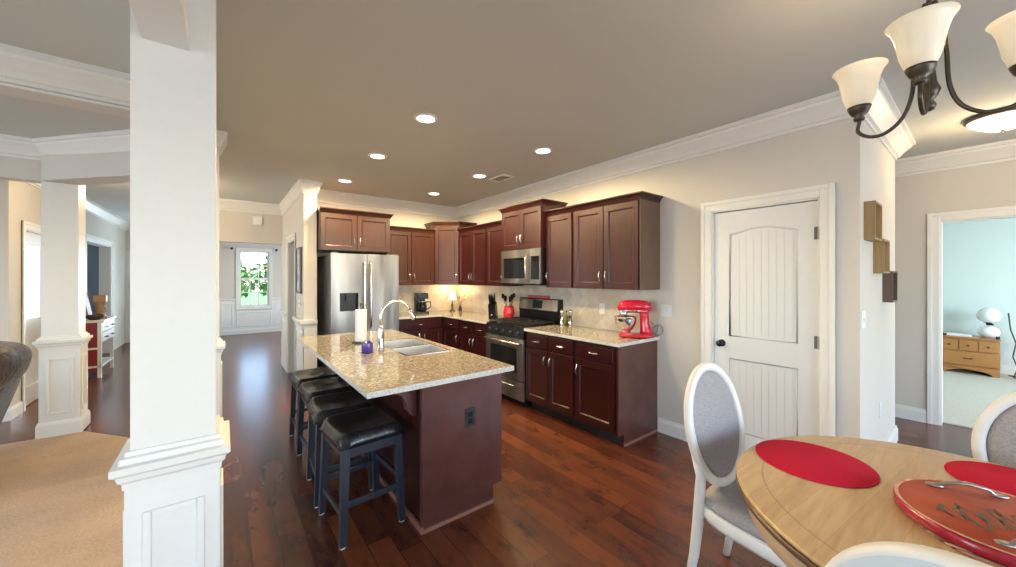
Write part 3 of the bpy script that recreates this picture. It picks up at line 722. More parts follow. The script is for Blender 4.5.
# filler / side panel beside the refrigerator
# worktops
def slab(name, label, pts_list, z0, z1, hole=None):
    mb = MB()
    for p in pts_list: mb.prism(p, z0, z1)
    xs = [x for p in pts_list for x, y in p]; ys = [y for p in pts_list for x, y in p]
    mb.bm.faces.ensure_lookup_table()
    bmesh.ops.remove_doubles(mb.bm, verts=mb.bm.verts, dist=1e-5)
    for f in mb.bm.faces:
        f.normal_update()
        if abs(f.normal.z) < .5: f.material_index = 1
    return tag(mb.build(name, ['granite', 'granite_edge'], None, off=((min(xs)+max(xs))/2, (min(ys)+max(ys))/2, z0)), label, 'countertop')
slab('countertop', 'speckled granite worktop on the near cabinets under the red mixer', [[(2.69, 1.93), (3.339, 1.93), (3.339, 3.187), (2.69, 3.187)]], .885, .915)
slab('countertop', 'L-shaped granite worktop in the far corner, under the coffee maker and knife block', [[(2.69, 3.953), (3.339, 3.953), (3.339, 5.799), (2.0, 5.799), (2.0, 5.155), (2.69, 5.155)]], .885, .915)
# backsplash
struct(MB().box(3.328, 1.93, .916, 3.339, 3.187, 1.368).box(3.328, 3.187, .916, 3.339, 3.953, 1.39).box(3.328, 3.953, .916, 3.339, 5.787, 1.368).box(2.0, 5.787, .916, 3.328, 5.799, 1.368).build('wall_backsplash', 'tile'))

# ------------------------------------------------------------------ island
t = thing('kitchen_island', (1.2, 2.95, 0), 'dark cherry kitchen island base with an outlet on its near end panel', 'kitchen island', None, world=True)
IX0, IX1, IY0, IY1 = .925, 1.49, 2.0, 3.92
MB().box(IX0+.002, IY0+.016, .0, IX1-.08, IY1, .70).box(IX1-.08, IY0+.016, .10, IX1-.02, IY1, .70).box(IX0+.002, IY0+.016, .70, IX1-.02, 2.54, .885).box(IX0+.002, 3.28, .70, IX1-.02, IY1, .885).box(IX0+.002, 2.54, .70, IX0+.03, 3.28, .885).box(IX1-.04, 2.54, .70, IX1-.02, 3.28, .885).build('body', 'cherry', t)
MB().prism([(IX0-.004, 0), (IX1-.07, 0), (IX1-.07, .115), (IX1, .115), (IX1, .885), (IX0-.004, .885)], 0, .016).build('tmp', 'cherry_end_sheen', t)
ob = bpy.data.objects['tmp']; ob.name = 'end_panel'
me = ob.data
for v_ in me.vertices:   # stand the profile up on the Y = IY0 plane
    wx, wy, wz = v_.co.x+1.2, v_.co.y+2.95, v_.co.z
    v_.co = (wx-1.2, (IY0+wz)-2.95, wy)
me.update()
MB().box(IX0-.008, IY0-.012, 0, IX1-.07, IY0, .022).box(IX0-.018, IY0-.012, 0, IX0-.004, IY1, .04).build('shoe_molding', 'shoe', t)
MB().box(IX0-.012, IY0-.008, .022, IX0+.006, IY0+.02, .885).build('corner_bead', 'cherry_end_sheen', t)
Xi = frame_mat((IX1-.02, IY0+.02, 0), (0, 1, 0), (1, 0, 0))
for k in range(4):
    drawer(t, Xi, .01+.47*k, .715, .45, .145, 'cherry'); shaker(t, Xi, .01+.47*k, .13, .45, .57, 'cherry', (.05+.47*k if k % 2 else .42+.47*k, .6))
for yy in (2.12, 3.75):
    mb = MB(frame_mat((0, yy, 0), (1, 0, 0), (0, 1, 0)))
    prof = [(.922, .883), (.77, .883), (.765, .84), (.79, .81), (.83, .79), (.86, .74), (.87, .69), (.895, .66), (.922, .66)]
    a = [mb._v((x, -.03, z)) for x, z in prof]; b = [mb._v((x, .03, z)) for x, z in prof]
    mb._f(a); mb._f(b[::-1])
    for i in range(len(prof)): mb._f([a[i], a[(i+1) % len(prof)], b[(i+1) % len(prof)], b[i]])
    mb.build('corbel', 'cherry_end_sheen', t)
def outlet(name, X, label, mat='white', w_=.075, h=.118, sw=False):
    o = X @ Vector((0, 0, 0)); t_ = None
    tt = thing(name, tuple(o), label, 'wall plate', None, world=True)
    MB(X).box(-w_/2, 0.0005, -h/2, w_/2, .006, h/2, .002).build('plate', mat, tt)
    return tt
Xo = frame_mat((1.24, IY0-.0005, .60), (1, 0, 0), (0, -1, 0))
pl = MB(Xo).box(-.036, 0, -.057, .036, .005, .057, .002).build('outlet_plate', 'dark', t)
for dz in (-.022, .022): MB(Xo).box(-.015, .005, dz-.014, .015, .009, dz+.014, .003).build('socket', 'black', pl)
# island worktop with the sink cut-out
A0, A1, B0, B1 = .565, 1.487, 1.86, 4.02
SX0, SX1, SY0, SY1 = 1.06, 1.40, 2.56, 3.26
slab('countertop', 'speckled granite island worktop with the sink cut into it', [[(A0, B0), (A1, B0), (A1, SY0), (A0, SY0)], [(A0, SY0), (SX0, SY0), (SX0, SY1), (A0, SY1)], [(SX1, SY0), (A1, SY0), (A1, SY1), (SX1, SY1)], [(A0, SY1), (A1, SY1), (A1, B1), (A0, B1)]], .885, .915)
t = thing('kitchen_sink', ((SX0+SX1)/2, (SY0+SY1)/2, .72), 'double bowl stainless sink set into the island worktop', 'sink', None, world=True)
for y0, y1 in ((SY0+.004, 2.895), (2.925, SY1-.004)):
    x0, x1, zb, zt = SX0+.004, SX1-.004, .73, .9165; k = .004; mb = MB()
    mb.box(x0, y0, zb, x1, y1, zb+k).box(x0, y0, zb, x0+k, y1, zt).box(x1-k, y0, zb, x1, y1, zt).box(x0, y0, zb, x1, y0+k, zt).box(x0, y1-k, zb, x1, y1, zt)
    mb.build('bowl', 'sinksteel', t)
    MB().lathe([(0, .006), (.035, .006), (.04, .001), (.04, 0)], ((x0+x1)/2, (y0+y1)/2, zb+k), 20).build('drain', 'chrome', t)
MB().box(SX0-.012, SY0-.012, .915, SX0+.005, SY1+.012, .918).box(SX1-.005, SY0-.012, .915, SX1+.012, SY1+.012, .918).box(SX0, SY0-.012, .915, SX1, SY0+.005, .918).box(SX0, SY1-.005, .915, SX1, SY1+.012, .918).box(SX0, 2.893, .90, SX1, 2.927, .917).build('rim', 'chrome', t)
# faucet
t = thing('faucet', (.985, 2.905, .915), 'tall arched stainless pull-down faucet on the island beside the sink', 'faucet')
MB().lathe([(0, 0), (.030, 0), (.030, .006), (.026, .012), (.024, .05), (.027, .09), (.024, .14), (.017, .17), (.014, .19), (0, .19)], seg=24).build('body', 'nickel', t)
pts = [(0, 0, .18), (0, 0, .255)]+[(.122-.122*math.cos(a), 0, .255+.122*math.sin(a)) for a in [PI*i/16 for i in range(1, 15)]]
MB().tube(pts, .0125, 14).build('spout', 'nickel', t)
e = Vector(pts[-1]); dd = (Vector(pts[-1])-Vector(pts[-2])).normalized()
MB().tube([e, e+dd*.03, e+dd*.07, e+dd*.085], [.0125, .015, .021, .020], 16).build('spray_head', 'nickel', t)
MB().tube([(0, -.02, .10), (0, -.045, .11), (-.01, -.07, .15), (-.02, -.075, .19)], [.010, .009, .006, .005], 10).build('lever', 'nickel', t)
# paper towel
t = thing('paper_towel_holder', (.96, 3.34, .915), 'white paper towel roll on an upright holder on the island', 'paper towel')
MB().lathe([(0, 0), (.075, 0), (.075, .008), (.068, .014), (0, .014)]).build('base', 'bronze', t)
MB().cyl((0, 0, .014), (0, 0, .33), .006).ball((0, 0, .338), .012).build('rod', 'bronze', t)
MB().lathe([(.016, .016), (.046, .016), (.047, .02), (.047, .285), (.046, .29), (.016, .29), (.016, .016)]).build('roll', 'paper', t)
t = thing('candle_jar', (.868, 2.86, .915), 'small purple candle jar on the island beside the paper towels', 'candle')
MB().lathe([(0, 0), (.038, 0), (.042, .004), (.042, .075), (.040, .08), (.036, .08), (.036, .01), (0, .01)]).build('jar', 'purple', t)
MB().lathe([(0, .01), (.035, .01), (.035, .062), (0, .062)]).build('wax', plain('candle_wax', (.25, .16, .5), .6), t)

# ------------------------------------------------------------------ refrigerator
t = thing('refrigerator', (1.52, 5.38, 0), 'stainless French door refrigerator with a water dispenser in the left door', 'refrigerator', None, world=True)
FX0, FX1, FY = 1.065, 1.93, 4.95
MB().box(FX0, FY+.075, .02, FX1, 5.79, 1.775, .004).build('body', 'gunmetal', t)
MB().box(FX0+.03, FY+.09, 0, FX1-.03, 5.7, .02).build('feet', 'black', t)
mid = (FX0+FX1)/2
dz0, dz1, dx0, dx1 = 1.06, 1.42, FX0+.10, FX0+.325
mb = MB()
mb.box(FX0, FY, .72, dx0, FY+.07, 1.79).box(dx1, FY, .72, mid-.003, FY+.07, 1.79).box(dx0, FY, .72, dx1, FY+.07, dz0).box(dx0, FY, dz1, dx1, FY+.07, 1.79)
d = mb.build('left_door', 'steel', t)
MB().box(dx0, FY+.05, dz0, dx1, FY+.068, dz1).box(dx0, FY-.003, dz0, dx1, FY+.05, dz0+.012).box(dx0+.08, FY+.02, dz0+.12, dx1-.08, FY+.05, dz1-.12).box(dx0, FY, dz0+.012, dx0+.006, FY+.05, dz1-.13).box(dx1-.006, FY, dz0+.012, dx1, FY+.05, dz1-.13).build('dispenser_recess', 'black', d)
MB().box(dx0, FY-.004, dz1-.13, dx1, FY+.05, dz1).build('dispenser_panel', 'steel', d)
d2_ = MB().box(mid+.003, FY, .72, FX1, FY+.07, 1.79, .006).build('right_door', 'steel', t)
for xx, dd_ in ((mid-.04, d), (mid+.04, d2_)):
    MB().tube([(xx, FY, .82), (xx, FY-.045, .85), (xx, FY-.058, 1.0), (xx, FY-.060, 1.25), (xx, FY-.058, 1.5), (xx, FY-.045, 1.66), (xx, FY, 1.69)], .013, 12).build('handle', 'nickel', dd_)
fd = MB().box(FX0, FY, .06, FX1, FY+.07, .71, .006).build('freezer_drawer', 'steel', t)
MB().tube([(FX0+.1, FY, .63), (FX0+.12, FY-.05, .63), (mid, FY-.055, .63), (FX1-.12, FY-.05, .63), (FX1-.1, FY, .63)], .013, 12).build('handle', 'nickel', fd)
for xx in (FX0+.05, FX1-.05): MB().box(xx-.04, FY+.03, 1.775, xx+.04, FY+.16, 1.805, .004).build('hinge_cover', 'gunmetal', t)

# ------------------------------------------------------------------ range and microwave
t = thing('range', (3.0, 3.57, 0), 'freestanding stainless gas range with a black cooktop', 'stove', None, world=True)
RY0, RY1, RX = 3.192, 3.948, 2.70
MB().box(RX+.02, RY0, .06, 3.325, RY1, .90).box(RX+.06, RY0+.02, 0, 3.3, RY1-.02, .06).build('body', 'black', t)
d = MB().box(RX-.015, RY0+.008, .30, RX+.02, RY1-.008, .775, .005).build('oven_door', 'steel', t)
MB().box(RX-.018, RY0+.12, .38, RX-.0145, RY1-.12, .665).build('oven_window', 'blackglass', d)
MB().tube([(RX-.014, RY0+.05, .725), (RX-.06, RY0+.055, .73), (RX-.064, (RY0+RY1)/2, .73), (RX-.06, RY1-.055, .73), (RX-.014, RY1-.05, .725)], .014, 12).build('handle', 'nickel', d)
d = MB().box(RX-.012, RY0+.008, .075, RX+.02, RY1-.008, .285, .005).build('warming_drawer', 'steel', t)
MB().tube([(RX-.012, RY0+.16, .235), (RX-.040, RY0+.17, .235), (RX-.040, RY1-.17, .235), (RX-.012, RY1-.16, .235)], .010, 10).build('handle', 'nickel', d)
mb = MB(); mb.hex8([(RX-.02, RY0, .785), (RX+.03, RY0, .785), (RX+.03, RY1, .785), (RX-.02, RY1, .785)], [(RX+.005, RY0, .905), (RX+.06, RY0, .905), (RX+.06, RY1, .905), (RX+.005, RY1, .905)])
cp = mb.build('control_panel', 'black', t)
for k in range(5):
    y = RY0+.10+k*(RY1-RY0-.20)/4
    MB().cyl((RX-.006, y, .845), (RX-.034, y, .838), .019, .015, 18).box(RX-.040, y-.003, .828, RX-.032, y+.003, .852).build('knob', 'knobm', t)
MB().box(RX+.005, RY0-.0, .900, 3.30, RY1, .918, .004).build('cooktop', 'black', t)
for k in range(3):
    y0 = RY0+.03+k*.235; y1 = y0+.225; x0, x1 = RX+.05, 3.19; mb = MB(); z = .952
    for q in (y0, (y0+y1)/2, y1): mb.box(x0, q-.006, z-.012, x1, q+.006, z)
    for q in (x0, x0+(x1-x0)*.28, (x0+x1)/2, x0+(x1-x0)*.72, x1): mb.box(q-.006, y0, z-.012, q+.006, y1, z)
    for q in (x0, x1):
        for r_ in (y0, y1): mb.box(q-.008, r_-.008, .918, q+.008, r_+.008, z-.012)
    mb.build('grate', 'iron', t)
for x in (RX+.17, RX+.38):
    for y in (RY0+.15, RY1-.15): MB().lathe([(0, 0), (.045, 0), (.045, .012), (.03, .018), (0, .018)], (x, y, .918), 20).build('burner', 'iron', t)
d = MB().box(3.255, RY0, .918, 3.325, RY1, 1.06).hex8([(3.24, RY0, 1.06), (3.325, RY0, 1.06), (3.325, RY1, 1.06), (3.24, RY1, 1.06)], [(3.27, RY0, 1.215), (3.325, RY0, 1.215), (3.325, RY1, 1.215), (3.27, RY1, 1.215)]).build('backguard', 'black', t)
X = Matrix.Identity(4)
mb = MB(); mb.hex8([(3.232, RY0+.02, 1.07), (3.242, RY0+.02, 1.07), (3.242, RY1-.02, 1.07), (3.232, RY1-.02, 1.07)], [(3.259, RY0+.02, 1.205), (3.269, RY0+.02, 1.205), (3.269, RY1-.02, 1.205), (3.259, RY1-.02, 1.205)]); fp = mb.build('steel_fascia', 'steel', d)
yc = (RY0+RY1)/2
mb = MB(); mb.hex8([(3.231, yc-.09, 1.09), (3.24, yc-.09, 1.09), (3.24, yc+.09, 1.09), (3.231, yc+.09, 1.09)], [(3.252, yc-.09, 1.19), (3.262, yc-.09, 1.19), (3.262, yc+.09, 1.19), (3.252, yc+.09, 1.19)]); mb.build('display', 'display', d)
# red tray leaning on top of backguard
mb = MB(); mb.box(3.277, 3.42, 1.216, 3.325, 3.80, 1.224).box(3.277, 3.42, 1.224, 3.283, 3.80, 1.25).box(3.319, 3.42, 1.224, 3.325, 3.80, 1.25).box(3.283, 3.42, 1.224, 3.319, 3.426, 1.25).box(3.283, 3.794, 1.224, 3.319, 3.80, 1.25)
tag(mb.build('tray', 'redpale', None, off=(3.3, 3.6, 1.216)), 'narrow faded red tray sitting on top of the range backguard', 'tray')
# microwave
t = thing('microwave', (3.12, 3.555, 1.395), 'stainless over-the-range microwave with a black glass door', 'microwave', None, world=True)
MX, MY0, MY1, MZ0, MZ1 = 2.93, 3.172, 3.938, 1.392, 1.832
MB().box(MX+.03, MY0, MZ0, 3.326, MY1, MZ1).build('body', 'black', t)
mb = MB(); ys = MY0+.20
mb.box(MX, ys, MZ0+.02, MX+.03, MY1, MZ0+.08).box(MX, ys, MZ1-.10, MX+.03, MY1, MZ1).box(MX, MY1-.05, MZ0+.08, MX+.03, MY1, MZ1-.10).box(MX, ys, MZ0+.08, MX+.03, ys+.06, MZ1-.10)
d = mb.build('door', 'steel', t)
MB().box(MX+.006, ys+.06, MZ0+.08, MX+.03, MY1-.05, MZ1-.10).build('window', 'blackglass', d)
MB().tube([(MX, ys+.03, MZ0+.05), (MX-.035, ys+.03, MZ0+.08), (MX-.042, ys+.03, (MZ0+MZ1)/2), (MX-.035, ys+.03, MZ1-.10), (MX, ys+.03, MZ1-.07)], .010, 10).build('handle', 'nickel', d)
d = MB().box(MX, MY0, MZ0+.02, MX+.03, ys-.004, MZ1).build('control_panel', 'steel', t)
MB().box(MX-.003, MY0+.025, MZ0+.07, MX+.001, ys-.03, MZ1-.09).build('keypad', 'blackglass', d)
MB().box(MX+.005, MY0, MZ0, MX+.035, MY1, MZ0+.02).build('vent_grille', 'black', t)

# ------------------------------------------------------------------ counter things
t = thing('stand_mixer', (3.12, 2.06, .915), 'red stand mixer with a steel bowl at the near end of the counter', 'mixer', None, math.radians(128))
# local +x = where the head points
mb = MB(); mb.superbox((-.01, 0, .022), (.17, .095, .022), 3.2, 32, 10); mb.build('base', 'redenamel', t)
mb = MB(); mb.tube([(-.115, 0, .03), (-.105, 0, .08), (-.095, 0, .15), (-.095, 0, .22), (-.09, 0, .27)], [.068, .055, .045, .045, .05], 18); mb.build('column', 'redenamel', t)
mb = MB(); mb.tube([(-.165, 0, .305), (-.15, 0, .305), (-.11, 0, .308), (-.02, 0, .31), (.07, 0, .308), (.12, 0, .305), (.15, 0, .302), (.165, 0, .30)], [.02, .045, .060, .066, .064, .056, .044, .02], 20); hd = mb.build('motor_head', 'redenamel', t)
MB().tube([(-.12, 0, .268), (.14, 0, .268)], .012, 10, flat=4.6).build('trim_band', 'chrome', hd)
MB().cyl((.105, 0, .20), (.105, 0, .265), .035, .045).build('beater_hub', 'chrome', hd)
MB().lathe([(0, .045), (.045, .045), (.05, .05), (.045, .062), (.075, .085), (.10, .13), (.108, .18), (.110, .205), (.113, .208), (.106, .206), (.102, .18), (.095, .135), (.07, .09), (0, .07)], (.085, 0, 0), 32).build('bowl', 'chrome', t)
MB().tube([(.085, -.105, .19), (.085, -.15, .175), (.085, -.15, .12), (.085, -.095, .11)], .006, 8).build('bowl_handle', 'chrome', t)
MB().tube([(-.13, -.01, .16), (-.17, -.02, .15), (-.20, -.02, .11)]+[(-.205+.045*math.cos(a)-.02, -.02+.02*math.sin(a), .075+.055*math.sin(a)) for a in [PI*.6-2*PI*i/20*1.1 for i in range(20)]]+[(-.19, 0, .006)], .0045, 8).build('power_cord', 'silvercord', t)
t.scale = (.95, .95, .95)

SH = 'tall stainless pepper mills right of the range'
for (x, y, lb) in ((3.13, 3.02, 'tall stainless shaker standing nearer the range, left one of the pair'), (3.21, 2.96, 'tall stainless shaker standing against the backsplash, right one of the pair')):
    t = thing('pepper_mill', (x, y, .915), lb, 'shaker', SH)
    MB().lathe([(0, 0), (.027, 0), (.027, .006), (.024, .01), (.024, .13), (0, .13)], seg=24).build('body', 'chrome', t)
    MB().lathe([(0, .131), (.024, .131), (.024, .18), (.018, .195), (0, .197)], seg=24).build('cap', 'nickel', t)
t = thing('oil_bottle', (3.285, 3.10, .915), 'small olive green bottle between the range and the shakers', 'bottle')
MB().lathe([(0, 0), (.022, 0), (.022, .10), (.010, .13), (.010, .155), (0, .155)], seg=20).build('glass_body', 'olive', t)
MB().cyl((0, 0, .155), (0, 0, .172), .011).build('cap', 'black', t)
# knife block
t = thing('knife_block', (2.99, 4.20, .915), 'black knife block full of black handled knives on the counter left of the range', 'knife block', None, math.radians(40))
mb = MB(); mb.hex8([(-.07, -.05, 0), (.07, -.05, 0), (.07, .05, 0), (-.07, .05, 0)], [(-.10, -.05, .20), (-.01, -.05, .235), (-.01, .05, .235), (-.10, .05, .20)]); mb.build('block', 'black', t)
for i in range(3):
    for j in range(3):
        b = Vector((-.085+.028*i, -.032+.032*j, .20+.012*i)); k = .07+.012*((i+j) % 3)
        MB().tube([b, b+Vector((-.30, 0, .95))*k, b+Vector((-.33, 0, .95))*k*1.5], [.008, .010, .007], 8).build('knife_handle', 'black', t)
MB().cyl((-.10, 0, .06), (-.085, 0, .065), .012).build('badge', 'nickel', t)
# crock with utensils
t = thing('utensil_crock', (3.165, 4.075, .915), 'glossy red crock between the knife block and the range', 'crock')
MB().lathe([(0, 0), (.055, 0), (.072, .025), (.080, .075), (.074, .125), (.064, .155), (.072, .172), (.066, .172), (.058, .155), (.066, .12), (.070, .075), (.06, .03), (0, .02)]).build('pot', 'redceramic', t)
UT = 'black utensils standing in the red crock'
for i, (dx, dy, h, kind) in enumerate(((.05, .02, .30, 0), (-.04, .03, .32, 1), (-.02, -.045, .29, 2), (.03, -.03, .33, 1), (.0, .05, .28, 0))):
    u = thing('utensil', (3.165+dx*.4, 4.075+dy*.4, .94), 'black handled cooking utensil standing in the red crock', 'utensil', UT)
    MB().tube([(0, 0, 0), (dx*.6, dy*.6, h*.5), (dx*1.1, dy*1.1, h*.78)], .005, 8).build('handle', 'nickel' if i == 1 else 'black', u)
    if kind == 0: MB().superbox((dx*1.25, dy*1.25, h*.9), (.028, .008, .042), 3, 16, 10).build('head', 'black', u)
    elif kind == 1: MB().ball((dx*1.25, dy*1.25, h*.9), (.028, .014, .035), 14, 8).build('head', 'black', u)
    else: MB().box(dx*1.25-.025, dy*1.25-.004, h*.72, dx*1.25+.025, dy*1.25+.004, h*1.0, .002).build('head', 'black', u)
# coffee maker
t = thing('coffee_maker', (2.56, 5.60, .915), 'black drip coffee maker on the far counter beside the refrigerator', 'coffee maker', None, math.radians(-12))
MB().box(-.10, -.13, 0, .09, .11, .03, .006).build('base', 'black', t)
MB().box(-.10, .02, .03, .06, .11, .26, .006).build('water_tank', 'black', t)
MB().box(-.10, -.12, .23, .085, .11, .325, .012).build('brew_head', 'black', t)
c_ = MB().lathe([(0, 0), (.055, 0), (.068, .03), (.070, .09), (.055, .15), (.05, .165), (0, .165)], (.0, -.055, .032), 24).build('carafe', 'blackglass', t)
MB().tube([(.045, -.08, .18), (.12, -.10, .18), (.125, -.10, .10), (.06, -.08, .06)], .009, 8).build('carafe_handle', 'black', t)
MB().lathe([(.056, .15), (.058, .15), (.058, .165), (.0, .172)], (.0, -.055, .032), 24).build('steel_band', 'chrome', t)
# small lamp
t = thing('table_lamp', (3.10, 5.56, .915), 'small lit table lamp with a cream shade in the counter corner', 'lamp')
MB().lathe([(0, 0), (.05, 0), (.05, .01), (.02, .03), (.012, .06), (.02, .10), (.012, .14), (.008, .22), (0, .22)], seg=20).build('base', 'bronze', t)
MB().lathe([(.075, .20), (.04, .33), (.038, .33), (.073, .20)], seg=28).build('lamp_shade', 'lampshade', t)
l = bpy.data.lights.new('lamp_bulb', 'POINT'); l.energy = 5; l.color = (1, .68, .32); l.shadow_soft_size = .03
lo = bpy.data.objects.new('lamp_bulb', l); COL.objects.link(lo); lo.parent = t; lo.location = (0, 0, .355)
t = thing('sprig_vase', (3.22, 5.50, .915), 'small vase with a thin twig arrangement right of the corner lamp', 'vase')
MB().lathe([(0, 0), (.025, 0), (.032, .04), (.018, .08), (.02, .095), (0, .09)], seg=20).build('vase', 'bronze', t)
mb = MB()
for i in range(7):
    a = i*.9; mb.tube([(0, 0, .08), (.03*math.cos(a), .03*math.sin(a), .15), (.06*math.cos(a)+.01, .06*math.sin(a)-.02, .20+.012*i)], .002, 5)
    mb.ball((.06*math.cos(a)+.01, .06*math.sin(a)-.02, .20+.012*i), .008, 8, 6)
mb.build('twigs', 'brownwood', t)
# outlets and switches
def plate(X, label, double=False):
    tt = thing('switch_plate' if double else 'outlet_plate', tuple(X @ Vector((0, 0, 0))), label, 'wall plate', None, world=True)
    hw = .06 if double else .036
    p = MB(X).box(-hw, .0005, -.058, hw, .006, .058, .002).build('plate', 'white', tt)
    for q in ((-.025, .025) if double else (0,)):
        if double: MB(X).box(q-.006, .006, -.014, q+.006, .016, .012, .002).build('toggle', 'white', tt)
        else:
            for dz in (-.022, .022): MB(X).box(q-.015, .006, dz-.014, q+.015, .009, dz+.014, .002).build('socket', 'white', tt)
    return tt
plate(frame_mat((3.34, 1.86, 1.17), (0, -1, 0), (-1, 0, 0)), 'white double switch plate on the wall between the mixer and the pantry door', True)
plate(frame_mat((3.328, 2.60, 1.14), (0, -1, 0), (-1, 0, 0)), 'white outlet plate on the tile backsplash between shakers and mixer')
plate(frame_mat((3.43, .513, 1.20), (1, 0, 0), (0, -1, 0)), 'white switch plate on the wall below the wooden wall boxes', True)
plate(frame_mat((4.08, .513, .45), (1, 0, 0), (0, -1, 0)), 'white outlet plate low on the wall below the wooden boxes')
plate(frame_mat((.82, 5.62, 1.15), (0, -1, 0), (-1, 0, 0)), 'white switch plate under the framed picture in the far hallway', True)
# wall boxes
for (x0, x1, z0, z1, m_, lb) in ((3.46, 3.72, 1.74, 2.0, 'oakbox', 'tan wooden shadow box, topmost of the three stepped wall boxes'), (3.80, 4.06, 1.515, 1.765, 'oakbox', 'tan wooden shadow box, middle one of the three stepped wall boxes'), (4.20, 4.46, 1.285, 1.535, 'oakbox_dark', 'dark wooden shadow box, lowest of the three stepped wall boxes')):
    t = thing('shadow_box', ((x0+x1)/2, .48, z0), lb, 'wall box', 'stepped wooden shadow boxes', world=True)
    y1_, y0_ = .5125, .455; k = .014
    MB().box(x0, y0_, z0, x0+k, y1_, z1).box(x1-k, y0_, z0, x1, y1_, z1).box(x0+k, y0_, z0, x1-k, y1_, z0+k).box(x0+k, y0_, z1-k, x1-k, y1_, z1).build('frame', m_, t)
    MB().box(x0+k, y1_-.006, z0+k, x1-k, y1_-.001, z1-k).build('backing', 'paper' if m_ == 'oakbox' else 'brownwood', t)
    MB().box(x0+k+.04, .485, z0+k, x0+k+.10, .5, z1-.08).build('insert', 'brownwood' if z0 > 1.7 else 'paper', t)

# ------------------------------------------------------------------ bar stools
def make_stool(label, x, y, rz=0):
    t = thing('bar_stool', (x, y, 0), label, 'stool', 'black leather bar stools along the island', rz)
    hx, hy, H_ = .165, .19, .53
    for sx in (-1, 1):
        for sy in (-1, 1):
            xb, yb, xt, yt = sx*(hx+.008), sy*(hy+.008), sx*(hx-.012), sy*(hy-.012); k = .018
            mb = MB(); mb.hex8([(xb-k, yb-k, .008), (xb+k, yb-k, .008), (xb+k, yb+k, .008), (xb-k, yb+k, .008)], [(xt-k-.003, yt-k-.003, H_), (xt+k+.003, yt-k-.003, H_), (xt+k+.003, yt+k+.003, H_), (xt-k-.003, yt+k+.003, H_)])
            l_ = mb.build('leg', 'stoolwood', t)
            MB().cyl((xb, yb, 0), (xb, yb, .008), .017, seg=12).build('glide', 'white', l_)
    MB().box(-hx, -hy-.0, H_-.055, hx, -hy+.022, H_).box(-hx, hy-.022, H_-.055, hx, hy, H_).box(-hx, -hy, H_-.055, -hx+.022, hy, H_).box(hx-.022, -hy, H_-.055, hx, hy, H_).box(-hx-.005, -hy-.005, H_-.004, hx+.005, hy+.005, H_+.01).build('apron', 'stoolwood', t)
    for (a, b, z) in (((-hx, -hy), (hx, -hy), .22), ((-hx, hy), (hx, hy), .22), ((-hx, -hy), (-hx, hy), .16), ((hx, -hy), (hx, hy), .27)):
        MB().box(min(a[0], b[0])-.009, min(a[1], b[1])-.009, z-.016, max(a[0], b[0])+.009, max(a[1], b[1])+.009, z+.016, .002).build('stretcher', 'stoolwood', t)
    # saddle seat: padded, dished across, with a puckered centre
    mb = MB(); n_ = 20; ex, ey = hx+.027, hy+.027; grid = {}; mb.sm = True
    def g(v): return math.copysign(1-(1-abs(v))**1.7, v)
    for side in (0, 1):
        for i in range(n_+1):
            for j in range(n_+1):
                u, v = g(-1+2*i/n_), g(-1+2*j/n_)
                rim = max(abs(u), abs(v)); ed = (1-min(1, (abs(u)**8+abs(v)**8)**(1/8)))
                if side == 0:
                    z = H_+.008+.055*min(1, ed*7)**.5+.020*v*v*min(1, ed*10)-.012*math.exp(-(u*u+v*v)*30)-.004*abs(math.sin(u*14))*math.exp(-(u*u+v*v)*6)
                else: z = H_+.008
                if rim >= .9999 and side == 1: grid[(1, i, j)] = grid[(0, i, j)]; continue
                grid[(side, i, j)] = mb._v((u*ex, v*ey, z))
    for side in (0, 1):
        for i in range(n_):
            for j in range(n_): mb._f([grid[(side, i, j)], grid[(side, i+1, j)], grid[(side, i+1, j+1)], grid[(side, i, j+1)]])
    mb.build('seat_cushion', 'leather', t)
    return t
sl = ['black leather bar stool nearest the camera, at the near end of the island', 'black leather bar stool second from the near end of the island', 'black leather bar stool third from the near end of the island', 'black leather bar stool farthest from the camera, closest to the refrigerator']
st = make_stool(sl[0], .682, 2.37, math.radians(4))
for i, (x, y, r_) in enumerate(((.67, 2.84, -3), (.69, 3.33, 2), (.69, 3.80, 0))):
    c_ = copy_tree(st); c_.location = (x, y, 0); c_.rotation_euler = (0, 0, math.radians(r_)); c_['label'] = sl[i+1]

# ------------------------------------------------------------------ dining table
TX, TY, TR = 1.762, 0.0, .622
t = thing('dining_table', (TX, TY, 0), 'round oak pedestal dining table with a dark banded edge', 'table')
MB().lathe([(0, .742), (TR-.012, .742), (TR-.003, .747), (TR-.001, .753), (TR-.006, .759), (TR-.012, .760), (0, .760)], seg=96).build('tabletop', 'oak', t)
MB().lathe([(0, .7415), (TR-.004, .7415), (TR, .738), (TR+.001, .728), (TR-.004, .722), (TR-.012, .719), (0, .719)], seg=96).build('edge_band', 'oak_edge', t)
MB().lathe([(TR-.06, .719), (TR-.035, .719), (TR-.035, .645), (TR-.04, .64), (TR-.06, .64), (TR-.06, .719)], seg=96).build('apron', 'oak_light', t)
MB().lathe([(0, .719), (.16, .719), (.16, .69), (.07, .66), (.055, .58), (.08, .45), (.10, .33), (.075, .25), (.09, .2), (.12, .18), (.12, .13), (0, .13)], seg=40).build('pedestal', 'oak_light', t)
for k in range(4):
    a = PI/4+k*PI/2; c, s_ = math.cos(a), math.sin(a)
    mb = MB(); mb.tube([(c*.08, s_*.08, .20), (c*.20, s_*.20, .19), (c*.32, s_*.32, .09), (c*.42, s_*.42, .035), (c*.45, s_*.45, .022)], [.045, .04, .032, .028, .022], 12); mb.build('foot', 'oak_light', t)

